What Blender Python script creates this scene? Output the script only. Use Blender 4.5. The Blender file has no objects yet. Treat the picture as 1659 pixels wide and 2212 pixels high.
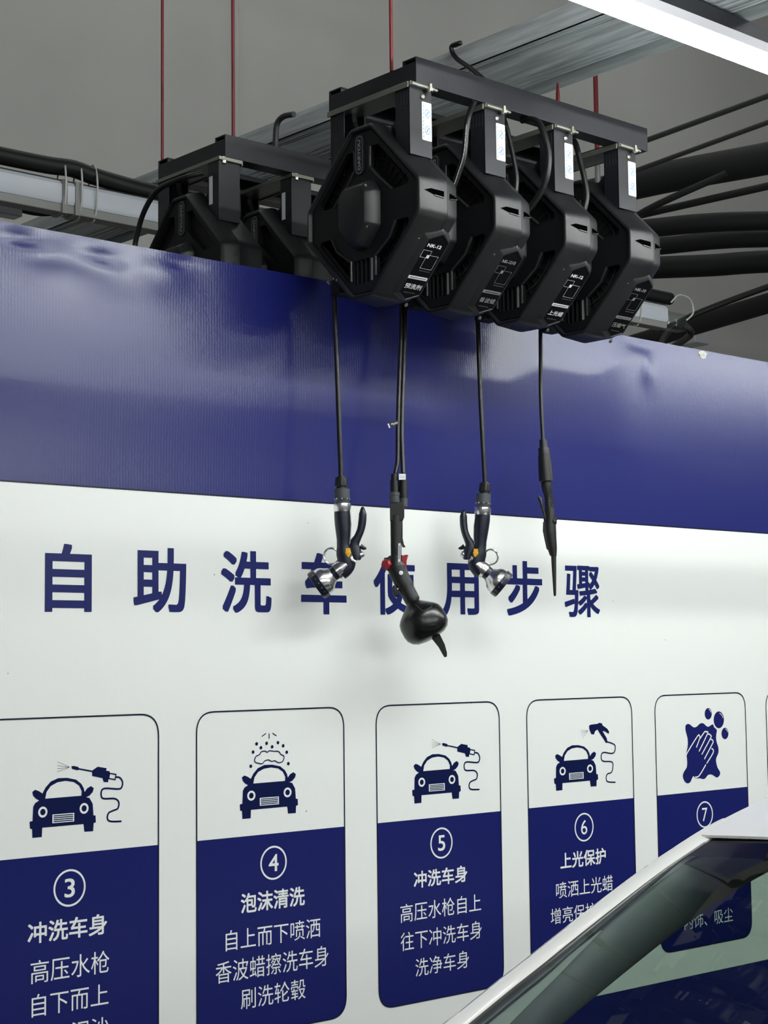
import bpy, bmesh, math, random
from mathutils import Vector, Matrix
from mathutils.geometry import tessellate_polygon

random.seed(7)
scene = bpy.context.scene
col = scene.collection
PI = math.pi

# ---------------------------------------------------------------- camera
F_PX, W_PX, H_PX = 3601.0, 1659.0, 2212.0
YAW, PITCH, ROLL = 0.726288, 0.0874415, -0.0113572
CAM_Y, CAM_Z = -3.35, 1.70
cyw, syw, cpt, spt = math.cos(YAW), math.sin(YAW), math.cos(PITCH), math.sin(PITCH)
fwd = Vector((syw * cpt, cyw * cpt, spt))
right = Vector((cyw, -syw, 0))
up = right.cross(fwd)
cr, sr = math.cos(ROLL), math.sin(ROLL)
r2 = cr * right + sr * up
u2 = -sr * right + cr * up
cam_data = bpy.data.cameras.new('camera')
cam_data.sensor_fit = 'VERTICAL'
cam_data.sensor_height = 36.0
cam_data.lens = F_PX / H_PX * 36.0
cam_data.clip_start = 0.05
cam_data.clip_end = 100
cam = bpy.data.objects.new('camera', cam_data)
col.objects.link(cam)
cam.matrix_world = Matrix(((r2.x, u2.x, -fwd.x, 0), (r2.y, u2.y, -fwd.y, CAM_Y),
                           (r2.z, u2.z, -fwd.z, CAM_Z), (0, 0, 0, 1)))
scene.camera = cam

# ---------------------------------------------------------------- world, light levels, exposure
WORLD_STRENGTH = 0.15
TUBE_STRENGTH = 70.0          # the batten over the reels
FILL_STRENGTH = 86.0           # added fill battens of the bay, out of view
REAR_FILL_STRENGTH = 34.0          # added battens out of view, brightening the rear bay
scene.view_settings.view_transform = 'Standard'
scene.view_settings.look = 'None'
scene.view_settings.exposure = 0.0
scene.view_settings.gamma = 1.0
scene.view_settings.use_curve_mapping = False
world = bpy.data.worlds.new('world')
scene.world = world
world.use_nodes = True
wb = world.node_tree.nodes['Background']
wb.inputs[0].default_value = (0.93, 0.97, 1.0, 1)
wb.inputs[1].default_value = WORLD_STRENGTH
scene.cycles.max_bounces = 8
scene.cycles.transparent_max_bounces = 12
scene.cycles.sample_clamp_indirect = 4.0


# ---------------------------------------------------------------- materials
def lin(c):
    c = c / 255.0
    return c / 12.92 if c <= 0.04045 else ((c + 0.055) / 1.055) ** 2.4


def rgb(r, g, b):
    return (lin(r), lin(g), lin(b), 1)


def mat(name, color, rough=0.5, metal=0.0, spec=0.5, bump=0.0, bscale=200.0, coat=0.0,
        var=0.0, vscale=6.0, stretch=(1, 1, 1), emit=0.0, emit_col=(1, 1, 1, 1)):
    m = bpy.data.materials.new(name)
    m.use_nodes = True
    nt = m.node_tree
    p = nt.nodes['Principled BSDF']
    p.inputs['Base Color'].default_value = color
    p.inputs['Roughness'].default_value = rough
    p.inputs['Metallic'].default_value = metal
    p.inputs['Specular IOR Level'].default_value = spec
    if coat:
        p.inputs['Coat Weight'].default_value = coat
        p.inputs['Coat Roughness'].default_value = 0.05
    if emit:
        p.inputs['Emission Color'].default_value = emit_col
        p.inputs['Emission Strength'].default_value = emit
    tc = nt.nodes.new('ShaderNodeTexCoord')
    mp = nt.nodes.new('ShaderNodeMapping')
    mp.inputs['Scale'].default_value = stretch
    nt.links.new(tc.outputs['Object'], mp.inputs['Vector'])
    if var:
        n = nt.nodes.new('ShaderNodeTexNoise')
        n.inputs['Scale'].default_value = vscale
        n.inputs['Detail'].default_value = 5
        nt.links.new(mp.outputs[0], n.inputs['Vector'])
        r = nt.nodes.new('ShaderNodeMapRange')
        r.inputs['From Min'].default_value = 0.3
        r.inputs['From Max'].default_value = 0.7
        r.inputs['To Min'].default_value = 1 - var
        r.inputs['To Max'].default_value = 1 + var
        nt.links.new(n.outputs['Fac'], r.inputs['Value'])
        mx = nt.nodes.new('ShaderNodeMix')
        mx.data_type = 'RGBA'
        mx.blend_type = 'MULTIPLY'
        mx.inputs['Factor'].default_value = 1
        mx.inputs['A'].default_value = color
        nt.links.new(r.outputs[0], mx.inputs['B'])
        nt.links.new(mx.outputs['Result'], p.inputs['Base Color'])
        r2_ = nt.nodes.new('ShaderNodeMapRange')
        r2_.inputs['From Min'].default_value = 0.3
        r2_.inputs['From Max'].default_value = 0.7
        r2_.inputs['To Min'].default_value = max(0.02, rough - var * 0.3)
        r2_.inputs['To Max'].default_value = min(1, rough + var * 0.3)
        nt.links.new(n.outputs['Fac'], r2_.inputs['Value'])
        nt.links.new(r2_.outputs[0], p.inputs['Roughness'])
    if bump:
        n2 = nt.nodes.new('ShaderNodeTexNoise')
        n2.inputs['Scale'].default_value = bscale
        n2.inputs['Detail'].default_value = 2
        nt.links.new(mp.outputs[0], n2.inputs['Vector'])
        b = nt.nodes.new('ShaderNodeBump')
        b.inputs['Strength'].default_value = bump
        b.inputs['Distance'].default_value = 0.001
        nt.links.new(n2.outputs['Fac'], b.inputs['Height'])
        nt.links.new(b.outputs[0], p.inputs['Normal'])
    return m


def vinyl(name, color, color2=None, split=None, low=None, rough=0.28, specks=True, spec=0.62):
    """Printed vinyl sheet: fine vertical ribs, water beads, a few dirt specks."""
    m = bpy.data.materials.new(name)
    m.use_nodes = True
    nt = m.node_tree
    p = nt.nodes['Principled BSDF']
    p.inputs['Roughness'].default_value = rough
    p.inputs['Specular IOR Level'].default_value = spec
    tc = nt.nodes.new('ShaderNodeTexCoord')
    sep = nt.nodes.new('ShaderNodeSeparateXYZ')
    nt.links.new(tc.outputs['Object'], sep.inputs[0])
    out_col = None
    if split is not None:
        gt = nt.nodes.new('ShaderNodeMath')
        gt.operation = 'GREATER_THAN'
        gt.inputs[1].default_value = split
        nt.links.new(sep.outputs['Z'], gt.inputs[0])
        lt = nt.nodes.new('ShaderNodeMath')
        lt.operation = 'LESS_THAN'
        lt.inputs[1].default_value = low
        nt.links.new(sep.outputs['Z'], lt.inputs[0])
        mxm = nt.nodes.new('ShaderNodeMath')
        mxm.operation = 'MAXIMUM'
        nt.links.new(gt.outputs[0], mxm.inputs[0])
        nt.links.new(lt.outputs[0], mxm.inputs[1])
        mx = nt.nodes.new('ShaderNodeMix')
        mx.data_type = 'RGBA'
        mx.inputs['A'].default_value = color
        mx.inputs['B'].default_value = color2
        nt.links.new(mxm.outputs[0], mx.inputs['Factor'])
        out_col = mx.outputs['Result']
    if specks:
        v = nt.nodes.new('ShaderNodeTexVoronoi')
        v.inputs['Scale'].default_value = 9.0
        v.inputs['Randomness'].default_value = 1.0
        nt.links.new(tc.outputs['Object'], v.inputs['Vector'])
        l2 = nt.nodes.new('ShaderNodeMath')
        l2.operation = 'LESS_THAN'
        l2.inputs[1].default_value = 0.022
        nt.links.new(v.outputs['Distance'], l2.inputs[0])
        mm = nt.nodes.new('ShaderNodeMath')
        mm.operation = 'MULTIPLY'
        mm.inputs[1].default_value = 0.6
        nt.links.new(l2.outputs[0], mm.inputs[0])
        mx2 = nt.nodes.new('ShaderNodeMix')
        mx2.data_type = 'RGBA'
        mx2.inputs['A'].default_value = color
        mx2.inputs['B'].default_value = (0.03, 0.03, 0.04, 1)
        if out_col:
            nt.links.new(out_col, mx2.inputs['A'])
        nt.links.new(mm.outputs[0], mx2.inputs['Factor'])
        out_col = mx2.outputs['Result']
    if out_col:
        nt.links.new(out_col, p.inputs['Base Color'])
    else:
        p.inputs['Base Color'].default_value = color
    wv = nt.nodes.new('ShaderNodeTexWave')
    wv.wave_type = 'BANDS'
    wv.bands_direction = 'X'
    wv.inputs['Scale'].default_value = 38.0
    wv.inputs['Distortion'].default_value = 0.6
    wv.inputs['Detail'].default_value = 1
    nt.links.new(tc.outputs['Object'], wv.inputs['Vector'])
    nz = nt.nodes.new('ShaderNodeTexNoise')
    nz.inputs['Scale'].default_value = 170
    nz.inputs['Detail'].default_value = 3
    nt.links.new(tc.outputs['Object'], nz.inputs['Vector'])
    ad = nt.nodes.new('ShaderNodeMath')
    ad.operation = 'MULTIPLY_ADD'
    ad.inputs[1].default_value = 0.35
    nt.links.new(wv.outputs['Fac'], ad.inputs[0])
    nt.links.new(nz.outputs['Fac'], ad.inputs[2])
    b = nt.nodes.new('ShaderNodeBump')
    b.inputs['Strength'].default_value = 0.22
    b.inputs['Distance'].default_value = 0.001
    nt.links.new(ad.outputs[0], b.inputs['Height'])
    nt.links.new(b.outputs[0], p.inputs['Normal'])
    return m


def glass(name, tint, rough=0.02):
    m = bpy.data.materials.new(name)
    m.use_nodes = True
    nt = m.node_tree
    nt.nodes.clear()
    o = nt.nodes.new('ShaderNodeOutputMaterial')
    t = nt.nodes.new('ShaderNodeBsdfTransparent')
    t.inputs[0].default_value = tint
    g = nt.nodes.new('ShaderNodeBsdfGlossy')
    g.inputs['Roughness'].default_value = rough
    lw = nt.nodes.new('ShaderNodeLayerWeight')
    lw.inputs['Blend'].default_value = 0.5
    pw = nt.nodes.new('ShaderNodeMath')
    pw.operation = 'POWER'
    pw.inputs[1].default_value = 5.0
    nt.links.new(lw.outputs['Facing'], pw.inputs[0])
    f = nt.nodes.new('ShaderNodeMath')
    f.operation = 'MULTIPLY_ADD'
    f.inputs[1].default_value = 0.5
    f.inputs[2].default_value = 0.05
    nt.links.new(pw.outputs[0], f.inputs[0])
    mx = nt.nodes.new('ShaderNodeMixShader')
    nt.links.new(f.outputs[0], mx.inputs[0])
    nt.links.new(t.outputs[0], mx.inputs[1])
    nt.links.new(g.outputs[0], mx.inputs[2])
    nt.links.new(mx.outputs[0], o.inputs[0])
    return m


BLUE = (0.0075, 0.0115, 0.112, 1)
WHITE = (0.80, 0.815, 0.79, 1)
M = dict(
    banner=vinyl('banner_vinyl', WHITE, (0.0085, 0.0125, 0.125, 1), 2.108, 0.70),
    panel=vinyl('panel_blue_print', BLUE, specks=False, spec=0.3),
    title=vinyl('title_blue_print', (0.010, 0.016, 0.115, 1), specks=False, spec=0.3),
    navy=vinyl('navy_print', (0.003, 0.007, 0.055, 1), specks=False, spec=0.3),
    line=vinyl('dark_line_print', (0.008, 0.010, 0.03, 1), specks=False, spec=0.3),
    paper=vinyl('white_print', (0.80, 0.815, 0.81, 1), specks=False),
    edge=mat('sheet_edge', (0.55, 0.56, 0.58, 1), 0.6),
    scuff=mat('torn_paper', (0.5, 0.5, 0.45, 1), 0.8, var=0.4, vscale=80),
    plastic=mat('black_plastic', (0.0075, 0.0082, 0.0095, 1), 0.42, bump=0.25, bscale=900, var=0.2, vscale=9),
    plastic2=mat('dark_plastic', (0.0025, 0.0027, 0.0032, 1), 0.6),
    lightplastic=mat('worn_plastic', (0.26, 0.27, 0.25, 1), 0.5),
    lip=mat('lit_edge_plastic', (0.022, 0.023, 0.022, 1), 0.3),  # lighter than the housing: light caught on edges put into the colour
    vent_shade=mat('painted_vent_shade', (0.0008, 0.0008, 0.001, 1), 0.9, spec=0.0),
    sideplastic=mat('dull_black_plastic', (0.0045, 0.005, 0.006, 1), 0.5, spec=0.35, bump=0.2, bscale=900),
    gloss=mat('gloss_label', (0.003, 0.003, 0.004, 1), 0.12),
    print_white=mat('label_white', (0.75, 0.75, 0.75, 1), 0.45),
    print_grey=mat('label_grey', (0.22, 0.22, 0.22, 1), 0.45),
    print_dim=mat('label_dim', (0.09, 0.09, 0.09, 1), 0.45),
    badge=mat('badge_grey', (0.26, 0.27, 0.29, 1), 0.4),
    steel=mat('black_powder_coat', (0.0125, 0.013, 0.0175, 1), 0.38, bump=0.3, bscale=700, var=0.12, vscale=14),
    zinc=mat('zinc_plate', (0.30, 0.31, 0.27, 1), 0.42, metal=0.8),
    bolt=mat('bolt_steel', (0.72, 0.69, 0.60, 1), 0.25, metal=1.0),
    sticker=mat('sticker_white', (0.80, 0.83, 0.85, 1), 0.4),
    sticker_ink=mat('sticker_ink', (0.40, 0.44, 0.48, 1), 0.5),
    sticker_blue=mat('sticker_blue', (0.13, 0.30, 0.52, 1), 0.5),
    galv=mat('galvanised_steel', (0.52, 0.56, 0.57, 1), 0.42, metal=0.15, var=0.35, vscale=5, stretch=(9, 0.7, 9)),
    red=mat('red_paint', (0.19, 0.014, 0.016, 1), 0.5),
    greypaint=mat('grey_paint', (0.25, 0.25, 0.25, 1), 0.6),
    rubber=mat('black_rubber', (0.006, 0.0063, 0.0066, 1), 0.33, bump=0.5, bscale=500),
    hose=mat('braided_hose', (0.006, 0.006, 0.0065, 1), 0.30, bump=0.4, bscale=900),
    navyplastic=mat('navy_grip', (0.006, 0.009, 0.022, 1), 0.35),
    chrome=mat('chrome', (0.78, 0.78, 0.77, 1), 0.22, metal=1.0),
    yellow=mat('yellow_button', (0.80, 0.42, 0.01, 1), 0.35),
    greycoup=mat('grey_coupling', (0.055, 0.062, 0.068, 1), 0.5),
    matte=mat('matt_black_plastic', (0.0065, 0.007, 0.007, 1), 0.40, bump=0.2, bscale=600),
    bottle=mat('wet_black_bottle', (0.005, 0.006, 0.005, 1), 0.27, bump=0.3, bscale=60),
    redplastic=mat('red_plastic', (0.32, 0.010, 0.016, 1), 0.35),
    led=mat('led_diffuser', (0.9, 0.9, 0.9, 1), 0.5, emit=TUBE_STRENGTH, emit_col=(0.95, 1.0, 0.97, 1)),
    led_fill=mat('led_diffuser_fill', (0.9, 0.9, 0.9, 1), 0.5, emit=FILL_STRENGTH, emit_col=(0.97, 1.0, 0.98, 1)),
    led_rear_fill=mat('led_diffuser_rear_fill', (0.9, 0.9, 0.9, 1), 0.5, emit=REAR_FILL_STRENGTH, emit_col=(0.97, 1.0, 0.98, 1)),
    alu=mat('lamp_housing', (0.62, 0.62, 0.66, 1), 0.4, metal=0.3),
    lampwhite=mat('unlit_diffuser', (0.62, 0.66, 0.72, 1), 0.35),
    lampgrey=mat('lamp_body_grey', (0.30, 0.30, 0.29, 1), 0.5),
    cable=mat('black_cable', (0.006, 0.006, 0.007, 1), 0.55),
    tie=mat('cable_tie_white', (0.65, 0.66, 0.62, 1), 0.4),
    clear=glass('clear_end_cap', (0.85, 0.88, 0.88, 1), 0.15),
    wall=mat('far_wall_plaster', (0.56, 0.555, 0.525, 1), 0.9, var=0.06, vscale=0.9, bump=0.3, bscale=30),
    ceiling=mat('ceiling_slab', (0.45, 0.45, 0.44, 1), 0.9, var=0.08, vscale=1.2),
    floor=mat('wet_concrete', (0.06, 0.06, 0.06, 1), 0.45, var=0.2, vscale=2.0, bump=0.4, bscale=40),
    duct=mat('black_insulation', (0.010, 0.0102, 0.011, 1), 0.7, bump=0.3, bscale=40),
    darkpipe=mat('dark_pipe', (0.035, 0.037, 0.036, 1), 0.5),
    paint=mat('white_car_paint', (0.80, 0.80, 0.775, 1), 0.25, coat=0.8),
    gasket=mat('dark_seal', (0.045, 0.043, 0.040, 1), 0.3),
    trim=mat('pillar_lining', (0.22, 0.24, 0.23, 1), 0.75),
    reflection_pale=mat('painted_glass_reflection', (0.85, 0.88, 0.86, 1), 0.7),
    interior=mat('dark_interior', (0.012, 0.012, 0.014, 1), 0.8),
    windscreen=glass('windscreen_glass', (0.60, 0.68, 0.63, 1)),
    shade_band=glass('windscreen_shade', (0.025, 0.027, 0.035, 1)),
    sideglass=glass('side_window_glass', (0.58, 0.67, 0.62, 1)),
    tyre=mat('tyre_rubber', (0.012, 0.012, 0.012, 1), 0.8),
)


# ---------------------------------------------------------------- mesh builder
class MB:
    def __init__(self):
        self.v, self.f, self.m = [], [], []

    def add(self, vs, fs, m=0):
        b = len(self.v)
        self.v += [tuple(x) for x in vs]
        for f in fs:
            self.f.append([b + i for i in f])
            self.m.append(m)
        return self

    def box(self, lo, hi, m=0):
        x0, y0, z0 = lo
        x1, y1, z1 = hi
        vs = [(x0, y0, z0), (x1, y0, z0), (x1, y1, z0), (x0, y1, z0), (x0, y0, z1), (x1, y0, z1), (x1, y1, z1), (x0, y1, z1)]
        return self.add(vs, [(0, 3, 2, 1), (4, 5, 6, 7), (0, 1, 5, 4), (1, 2, 6, 5), (2, 3, 7, 6), (3, 0, 4, 7)], m)

    def loft(self, rings, m=0, cap=True, closed=False):
        n = len(rings[0])
        vs = [p for r in rings for p in r]
        fs = []
        k = len(rings)
        for i in range(k if closed else k - 1):
            a, b = i * n, ((i + 1) % k) * n
            for j in range(n):
                q = (j + 1) % n
                fs.append((a + j, a + q, b + q, b + j))
        if cap and not closed:
            fs.append(tuple(reversed(range(n))))
            fs.append(tuple((k - 1) * n + j for j in range(n)))
        return self.add(vs, fs, m)

    def tube(self, pts, rad, n=10, m=0, cap=True, rad2=None, side=None, closed=False):
        """Rings of n points along pts; rad may be a list; rad2 = second half-axis."""
        pts = [Vector(p) for p in pts]
        k = len(pts)
        rings = []
        prev = Vector(side) if side else None
        for i, p in enumerate(pts):
            if closed:
                t = pts[(i + 1) % k] - pts[i - 1]
            else:
                t = pts[min(i + 1, k - 1)] - pts[max(i - 1, 0)]
            t.normalize()
            if prev is None:
                prev = Vector((0, 0, 1)) if abs(t.z) < 0.9 else Vector((1, 0, 0))
            a = prev - t * prev.dot(t)
            if a.length < 1e-6:
                a = t.orthogonal()
            a.normalize()
            if side is None:
                prev = a
            b = t.cross(a)
            ra = rad[i] if isinstance(rad, (list, tuple)) else rad
            rb = ra if rad2 is None else (rad2[i] if isinstance(rad2, (list, tuple)) else rad2)
            rings.append([p + a * ra * math.cos(2 * PI * j / n) + b * rb * math.sin(2 * PI * j / n) for j in range(n)])
        return self.loft(rings, m, cap, closed)

    def lathe(self, origin, axis, profile, n=24, m=0, cap=True):
        """profile: (distance along axis, radius)"""
        o = Vector(origin)
        t = Vector(axis).normalized()
        a = t.orthogonal().normalized()
        b = t.cross(a)
        rings = [[o + t * d + (a * math.cos(2 * PI * j / n) + b * math.sin(2 * PI * j / n)) * max(r, 1e-5) for j in range(n)] for d, r in profile]
        return self.loft(rings, m, cap)

    def prism(self, poly, f0, f1, m=0):
        """poly = 2D points; f0/f1 map a 2D point to the two end faces."""
        n = len(poly)
        vs = [f0(p) for p in poly] + [f1(p) for p in poly]
        tri = tessellate_polygon([[Vector((p[0], p[1], 0)) for p in poly]])
        fs = [tuple(t) for t in tri] + [tuple(n + i for i in reversed(t)) for t in tri]
        fs += [(i, (i + 1) % n, n + (i + 1) % n, n + i) for i in range(n)]
        return self.add(vs, fs, m)

    def holed(self, outer, holes, f0, f1, m=0):
        loops = [outer] + holes
        flat = [p for l in loops for p in l]
        n = len(flat)
        tri = tessellate_polygon([[Vector((p[0], p[1], 0)) for p in l] for l in loops])
        vs = [f0(p) for p in flat] + [f1(p) for p in flat]
        fs = [tuple(t) for t in tri] + [tuple(n + i for i in reversed(t)) for t in tri]
        b = 0
        for l in loops:
            k = len(l)
            fs += [(b + i, b + (i + 1) % k, n + b + (i + 1) % k, n + b + i) for i in range(k)]
            b += k
        return self.add(vs, fs, m)

    def flat(self, loops, f, m=0):
        flat = [p for l in loops for p in l]
        tri = tessellate_polygon([[Vector((p[0], p[1], 0)) for p in l] for l in loops])
        return self.add([f(p) for p in flat], [tuple(t) for t in tri], m)

    def ribbon(self, pts, w, f, m=0, closed=False):
        """Flat stroke of width w along 2D points."""
        P = [Vector((p[0], p[1])) for p in pts]
        k = len(P)
        L, R = [], []
        for i in range(k):
            a = P[i - 1] if (i > 0 or closed) else P[i]
            c = P[(i + 1) % k] if (i < k - 1 or closed) else P[i]
            d1 = (P[i] - a).normalized() if (P[i] - a).length > 1e-9 else None
            d2 = (c - P[i]).normalized() if (c - P[i]).length > 1e-9 else None
            d1 = d1 or d2
            d2 = d2 or d1
            n1 = Vector((-d1.y, d1.x))
            n2 = Vector((-d2.y, d2.x))
            nn = n1 + n2
            if nn.length < 1e-6:
                nn = n1
            nn.normalize()
            s = 1 / max(0.5, nn.dot(n1))
            L.append(P[i] + nn * w / 2 * s)
            R.append(P[i] - nn * w / 2 * s)
        vs = [f(p) for p in L] + [f(p) for p in R]
        fs = [(i, (i + 1) % k, k + (i + 1) % k, k + i) for i in range(k if closed else k - 1)]
        return self.add(vs, fs, m)

    def build(self, name, mats, parent=None, off=None, smooth=35, bevel=0.0, segs=2, recalc=True):
        if not isinstance(mats, (list, tuple)):
            mats = [mats]
        off = Vector(off) if off is not None else Vector((0, 0, 0))
        me = bpy.data.meshes.new(name)
        me.from_pydata([tuple(Vector(v) - off) for v in self.v], [], self.f)
        for mm in mats:
            me.materials.append(mm)
        me.polygons.foreach_set('material_index', self.m)
        if recalc:
            b = bmesh.new()
            b.from_mesh(me)
            bmesh.ops.recalc_face_normals(b, faces=b.faces)
            b.to_mesh(me)
            b.free()
        if smooth:
            me.polygons.foreach_set('use_smooth', [True] * len(me.polygons))
            me.set_sharp_from_angle(angle=math.radians(smooth))
        me.update()
        o = bpy.data.objects.new(name, me)
        col.objects.link(o)
        if parent is not None:
            o.parent = parent
        else:
            o.location = off
        if bevel:
            bv = o.modifiers.new('bevel', 'BEVEL')
            bv.width = bevel
            bv.segments = segs
            bv.limit_method = 'ANGLE'
            bv.angle_limit = math.radians(40)
            bv.harden_normals = False
        return o


def thing(name, label, cat, loc=(0, 0, 0), rotz=0, group=None):
    o = bpy.data.objects.new(name, None)
    o.empty_display_size = 0.1
    col.objects.link(o)
    o.location = loc
    o.rotation_euler = (0, 0, rotz)
    return tag(o, label, cat, group)


def tag(o, label, cat, group=None):
    o['label'] = label
    o['category'] = cat
    if group:
        o['group'] = group
    return o


def struct(o):
    o['kind'] = 'structure'
    return o


def copy_tree(o, parent=None):
    c = o.copy()
    col.objects.link(c)
    if parent is not None:
        c.parent = parent
    for ch in list(o.children):
        copy_tree(ch, c)
    return c


def smooth_path(pts, per=6, closed=False):
    P = [Vector(p) for p in pts]
    k = len(P)
    out = []
    for i in range(k if closed else k - 1):
        if closed:
            p0, p1, p2, p3 = P[i - 1], P[i], P[(i + 1) % k], P[(i + 2) % k]
        else:
            p0, p1, p2, p3 = P[max(i - 1, 0)], P[i], P[i + 1], P[min(i + 2, k - 1)]
        for j in range(per):
            t = j / per
            out.append(0.5 * ((2 * p1) + (p2 - p0) * t + (2 * p0 - 5 * p1 + 4 * p2 - p3) * t * t + (3 * p1 - p0 - 3 * p2 + p3) * t ** 3))
    if not closed:
        out.append(P[-1])
    return out


def round_poly(pts, r, n=4):
    """Round the corners of a 2D polygon."""
    out = []
    k = len(pts)
    rr = r if isinstance(r, (list, tuple)) else [r] * k
    for i in range(k):
        p, a, c = Vector(pts[i]), Vector(pts[i - 1]), Vector(pts[(i + 1) % k])
        da, dc = (a - p), (c - p)
        la, lc = da.length, dc.length
        da.normalize()
        dc.normalize()
        ang = da.angle(dc)
        t = min(rr[i] / math.tan(ang / 2), la * 0.49, lc * 0.49)
        if t < 1e-6:
            out.append(p)
            continue
        s, e = p + da * t, p + dc * t
        for j in range(n + 1):
            q = j / n
            out.append((1 - q) ** 2 * s + 2 * q * (1 - q) * p + q * q * e)
    return out


def inset_poly(pts, d):
    """Inset a convex polygon centred on the origin."""
    k = len(pts)
    P = [Vector(p) for p in pts]
    area = sum(P[i].x * P[(i + 1) % k].y - P[(i + 1) % k].x * P[i].y for i in range(k))
    s = 1 if area > 0 else -1
    out = []
    for i in range(k):
        d1 = (P[i] - P[i - 1]).normalized()
        d2 = (P[(i + 1) % k] - P[i]).normalized()
        n1 = Vector((-d1.y, d1.x)) * s
        n2 = Vector((-d2.y, d2.x)) * s
        nn = (n1 + n2).normalized()
        out.append(P[i] + nn * d / max(0.3, nn.dot(n1)))
    return out


def ellipse(cx, cy, rx, ry, n=28):
    return [(cx + rx * math.cos(2 * PI * i / n), cy + ry * math.sin(2 * PI * i / n)) for i in range(n)]


def text_mesh(txt, bold=0.0):
    c = bpy.data.curves.new('lettering', 'FONT')
    c.body = txt
    o = bpy.data.objects.new('lettering', c)
    col.objects.link(o)
    dg = bpy.context.evaluated_depsgraph_get()
    dg.update()
    me = bpy.data.meshes.new_from_object(o.evaluated_get(dg))
    vs = [v.co.copy() for v in me.vertices]
    fs = [tuple(p.vertices) for p in me.polygons]
    if bold:                                   # heavier strokes: the outline spread in all directions
        n, v0, f0 = len(vs), vs, fs
        vs, fs = list(v0), list(f0)
        for i in range(8):
            kx, ky = ((1, 1), (-1, 1), (-1, -1), (1, -1), (1, 0), (0, 1), (-1, 0), (0, -1))[i]
            d = Vector((kx * bold, ky * bold, (i + 1) * 4e-5))
            b = len(vs)
            vs += [v + d for v in v0]
            fs += [tuple(b + j for j in f) for f in f0]
    bpy.data.objects.remove(o)
    bpy.data.curves.remove(c)
    bpy.data.meshes.remove(me)
    return vs, fs


def add_text(mb, txt, x0, x1, y0, y1, f, bold=0.0, m=0, rot=0):
    """Lettering fitted to the rectangle x0..x1, y0..y1; f maps 2D to 3D."""
    vs, fs = text_mesh(txt, bold)
    if rot:
        c, s = round(math.cos(rot)), round(math.sin(rot))
        vs = [Vector((c * v.x - s * v.y, s * v.x + c * v.y, v.z)) for v in vs]
    ax, bx = min(v.x for v in vs), max(v.x for v in vs)
    ay, by = min(v.y for v in vs), max(v.y for v in vs)
    o0, ox, oy = Vector(f((0, 0))), Vector(f((1, 0))), Vector(f((0, 1)))
    nrm = (ox - o0).cross(oy - o0).normalized()
    mb.add([Vector(f((x0 + (v.x - ax) / (bx - ax) * (x1 - x0), y0 + (v.y - ay) / (by - ay) * (y1 - y0)))) + nrm * v.z for v in vs], fs, m)


# ================================================================ setting
o = struct(MB().box((-9, -12, -0.2), (18, 5.0, 0.0)).build('floor', M['floor'], off=(4, -3, 0), smooth=0))
o = struct(MB().box((-9, -7, 7.6), (18, 5.0, 7.8)).build('ceiling', M['ceiling'], off=(4, 0, 7.6), smooth=0))
o = struct(MB().box((-9, 5.0, -0.2), (18, 5.2, 7.8)).build('wall_back', M['wall'], off=(4, 5, 0), smooth=0))

# ================================================================ banner with the printed steps
B_TOP = 2.697


def dent(x, z):
    """Ripples and buckles of the sheet near its free top edge (metres towards the viewer)."""
    if z < 2.14:
        return 0.0
    e = 0.0
    w = min(1.0, (z - 2.14) / 0.2)
    def g(cx, cz, sx, sz):
        return math.exp(-((x - cx) / sx) ** 2 - ((z - cz) / sz) ** 2)
    e += 0.006 * g(1.95, 2.64, 0.09, 0.035)
    e -= 0.007 * g(1.87, 2.665, 0.05, 0.02)
    e -= 0.006 * g(2.08, 2.655, 0.05, 0.018)
    e += 0.005 * g(2.22, 2.63, 0.10, 0.05)
    e -= 0.005 * g(2.30, 2.675, 0.06, 0.014)
    e += 0.003 * math.sin(x * 31 + z * 12) * g(2.1, 2.64, 0.25, 0.06)
    e += 0.0
    e -= 0.002 * g(4.06, 2.672, 0.05, 0.016)
    e += 0.004 * g(4.10, 2.60, 0.03, 0.05)
    e += 0.0012 * math.sin(x * 5.1) * w
    # a long bulge: soft on the left, with a sharp crease above the right half
    def ss(a, b, v):
        t = max(0.0, min(1.0, (v - a) / (b - a)))
        return t * t * (3 - 2 * t)
    m_r = ss(3.10, 3.30, x) * (1 - ss(3.92, 4.12, x))
    zc = 2.500 + 0.006 * math.sin(x * 9.0) + 0.05 * ss(3.45, 3.62, x) + 0.09 * ss(3.78, 4.06, x)
    if z >= zc:
        d = z - zc
        e += m_r * (0.0085 - 0.056 * d + 0.19 * d * d)
    else:
        e += m_r * 0.0085 * max(0.0, (z - 2.14) / (zc - 2.14)) ** 1.5
    m_l = 1 - ss(3.05, 3.30, x)
    zl = 2.36 + 0.03 * math.sin(x * 4.3 + 1.0)
    e += 0.011 * (z - 2.14) * m_l
    e += 0.0055 * m_l * math.exp(-((z - zl) / 0.15) ** 2)
    return e * w


banner = thing('banner', 'large blue and white printed vinyl banner showing the wash steps', 'banner', (3.2, 0.01, 0.0))
BO = banner.location.copy()
mb = MB()
xs = [-1.2 + i * 0.25 for i in range(11)] + [1.55 + i * 0.02 for i in range(1, 170)] + [5.2 + i * 0.2 for i in range(11)]
xs = sorted(set(round(x, 4) for x in xs))
zs = [0.0, 0.4, 0.9, 1.4, 1.9, 2.14] + [2.14 + i * (B_TOP - 2.14) / 60 for i in range(1, 61)]
nx = len(xs)
vs = [(x, -dent(x, z), z) for z in zs for x in xs]
fs = [(j * nx + i, j * nx + i + 1, (j + 1) * nx + i + 1, (j + 1) * nx + i) for j in range(len(zs) - 1) for i in range(nx - 1)]
mb.add(vs, fs)
nb = len(vs)
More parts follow.
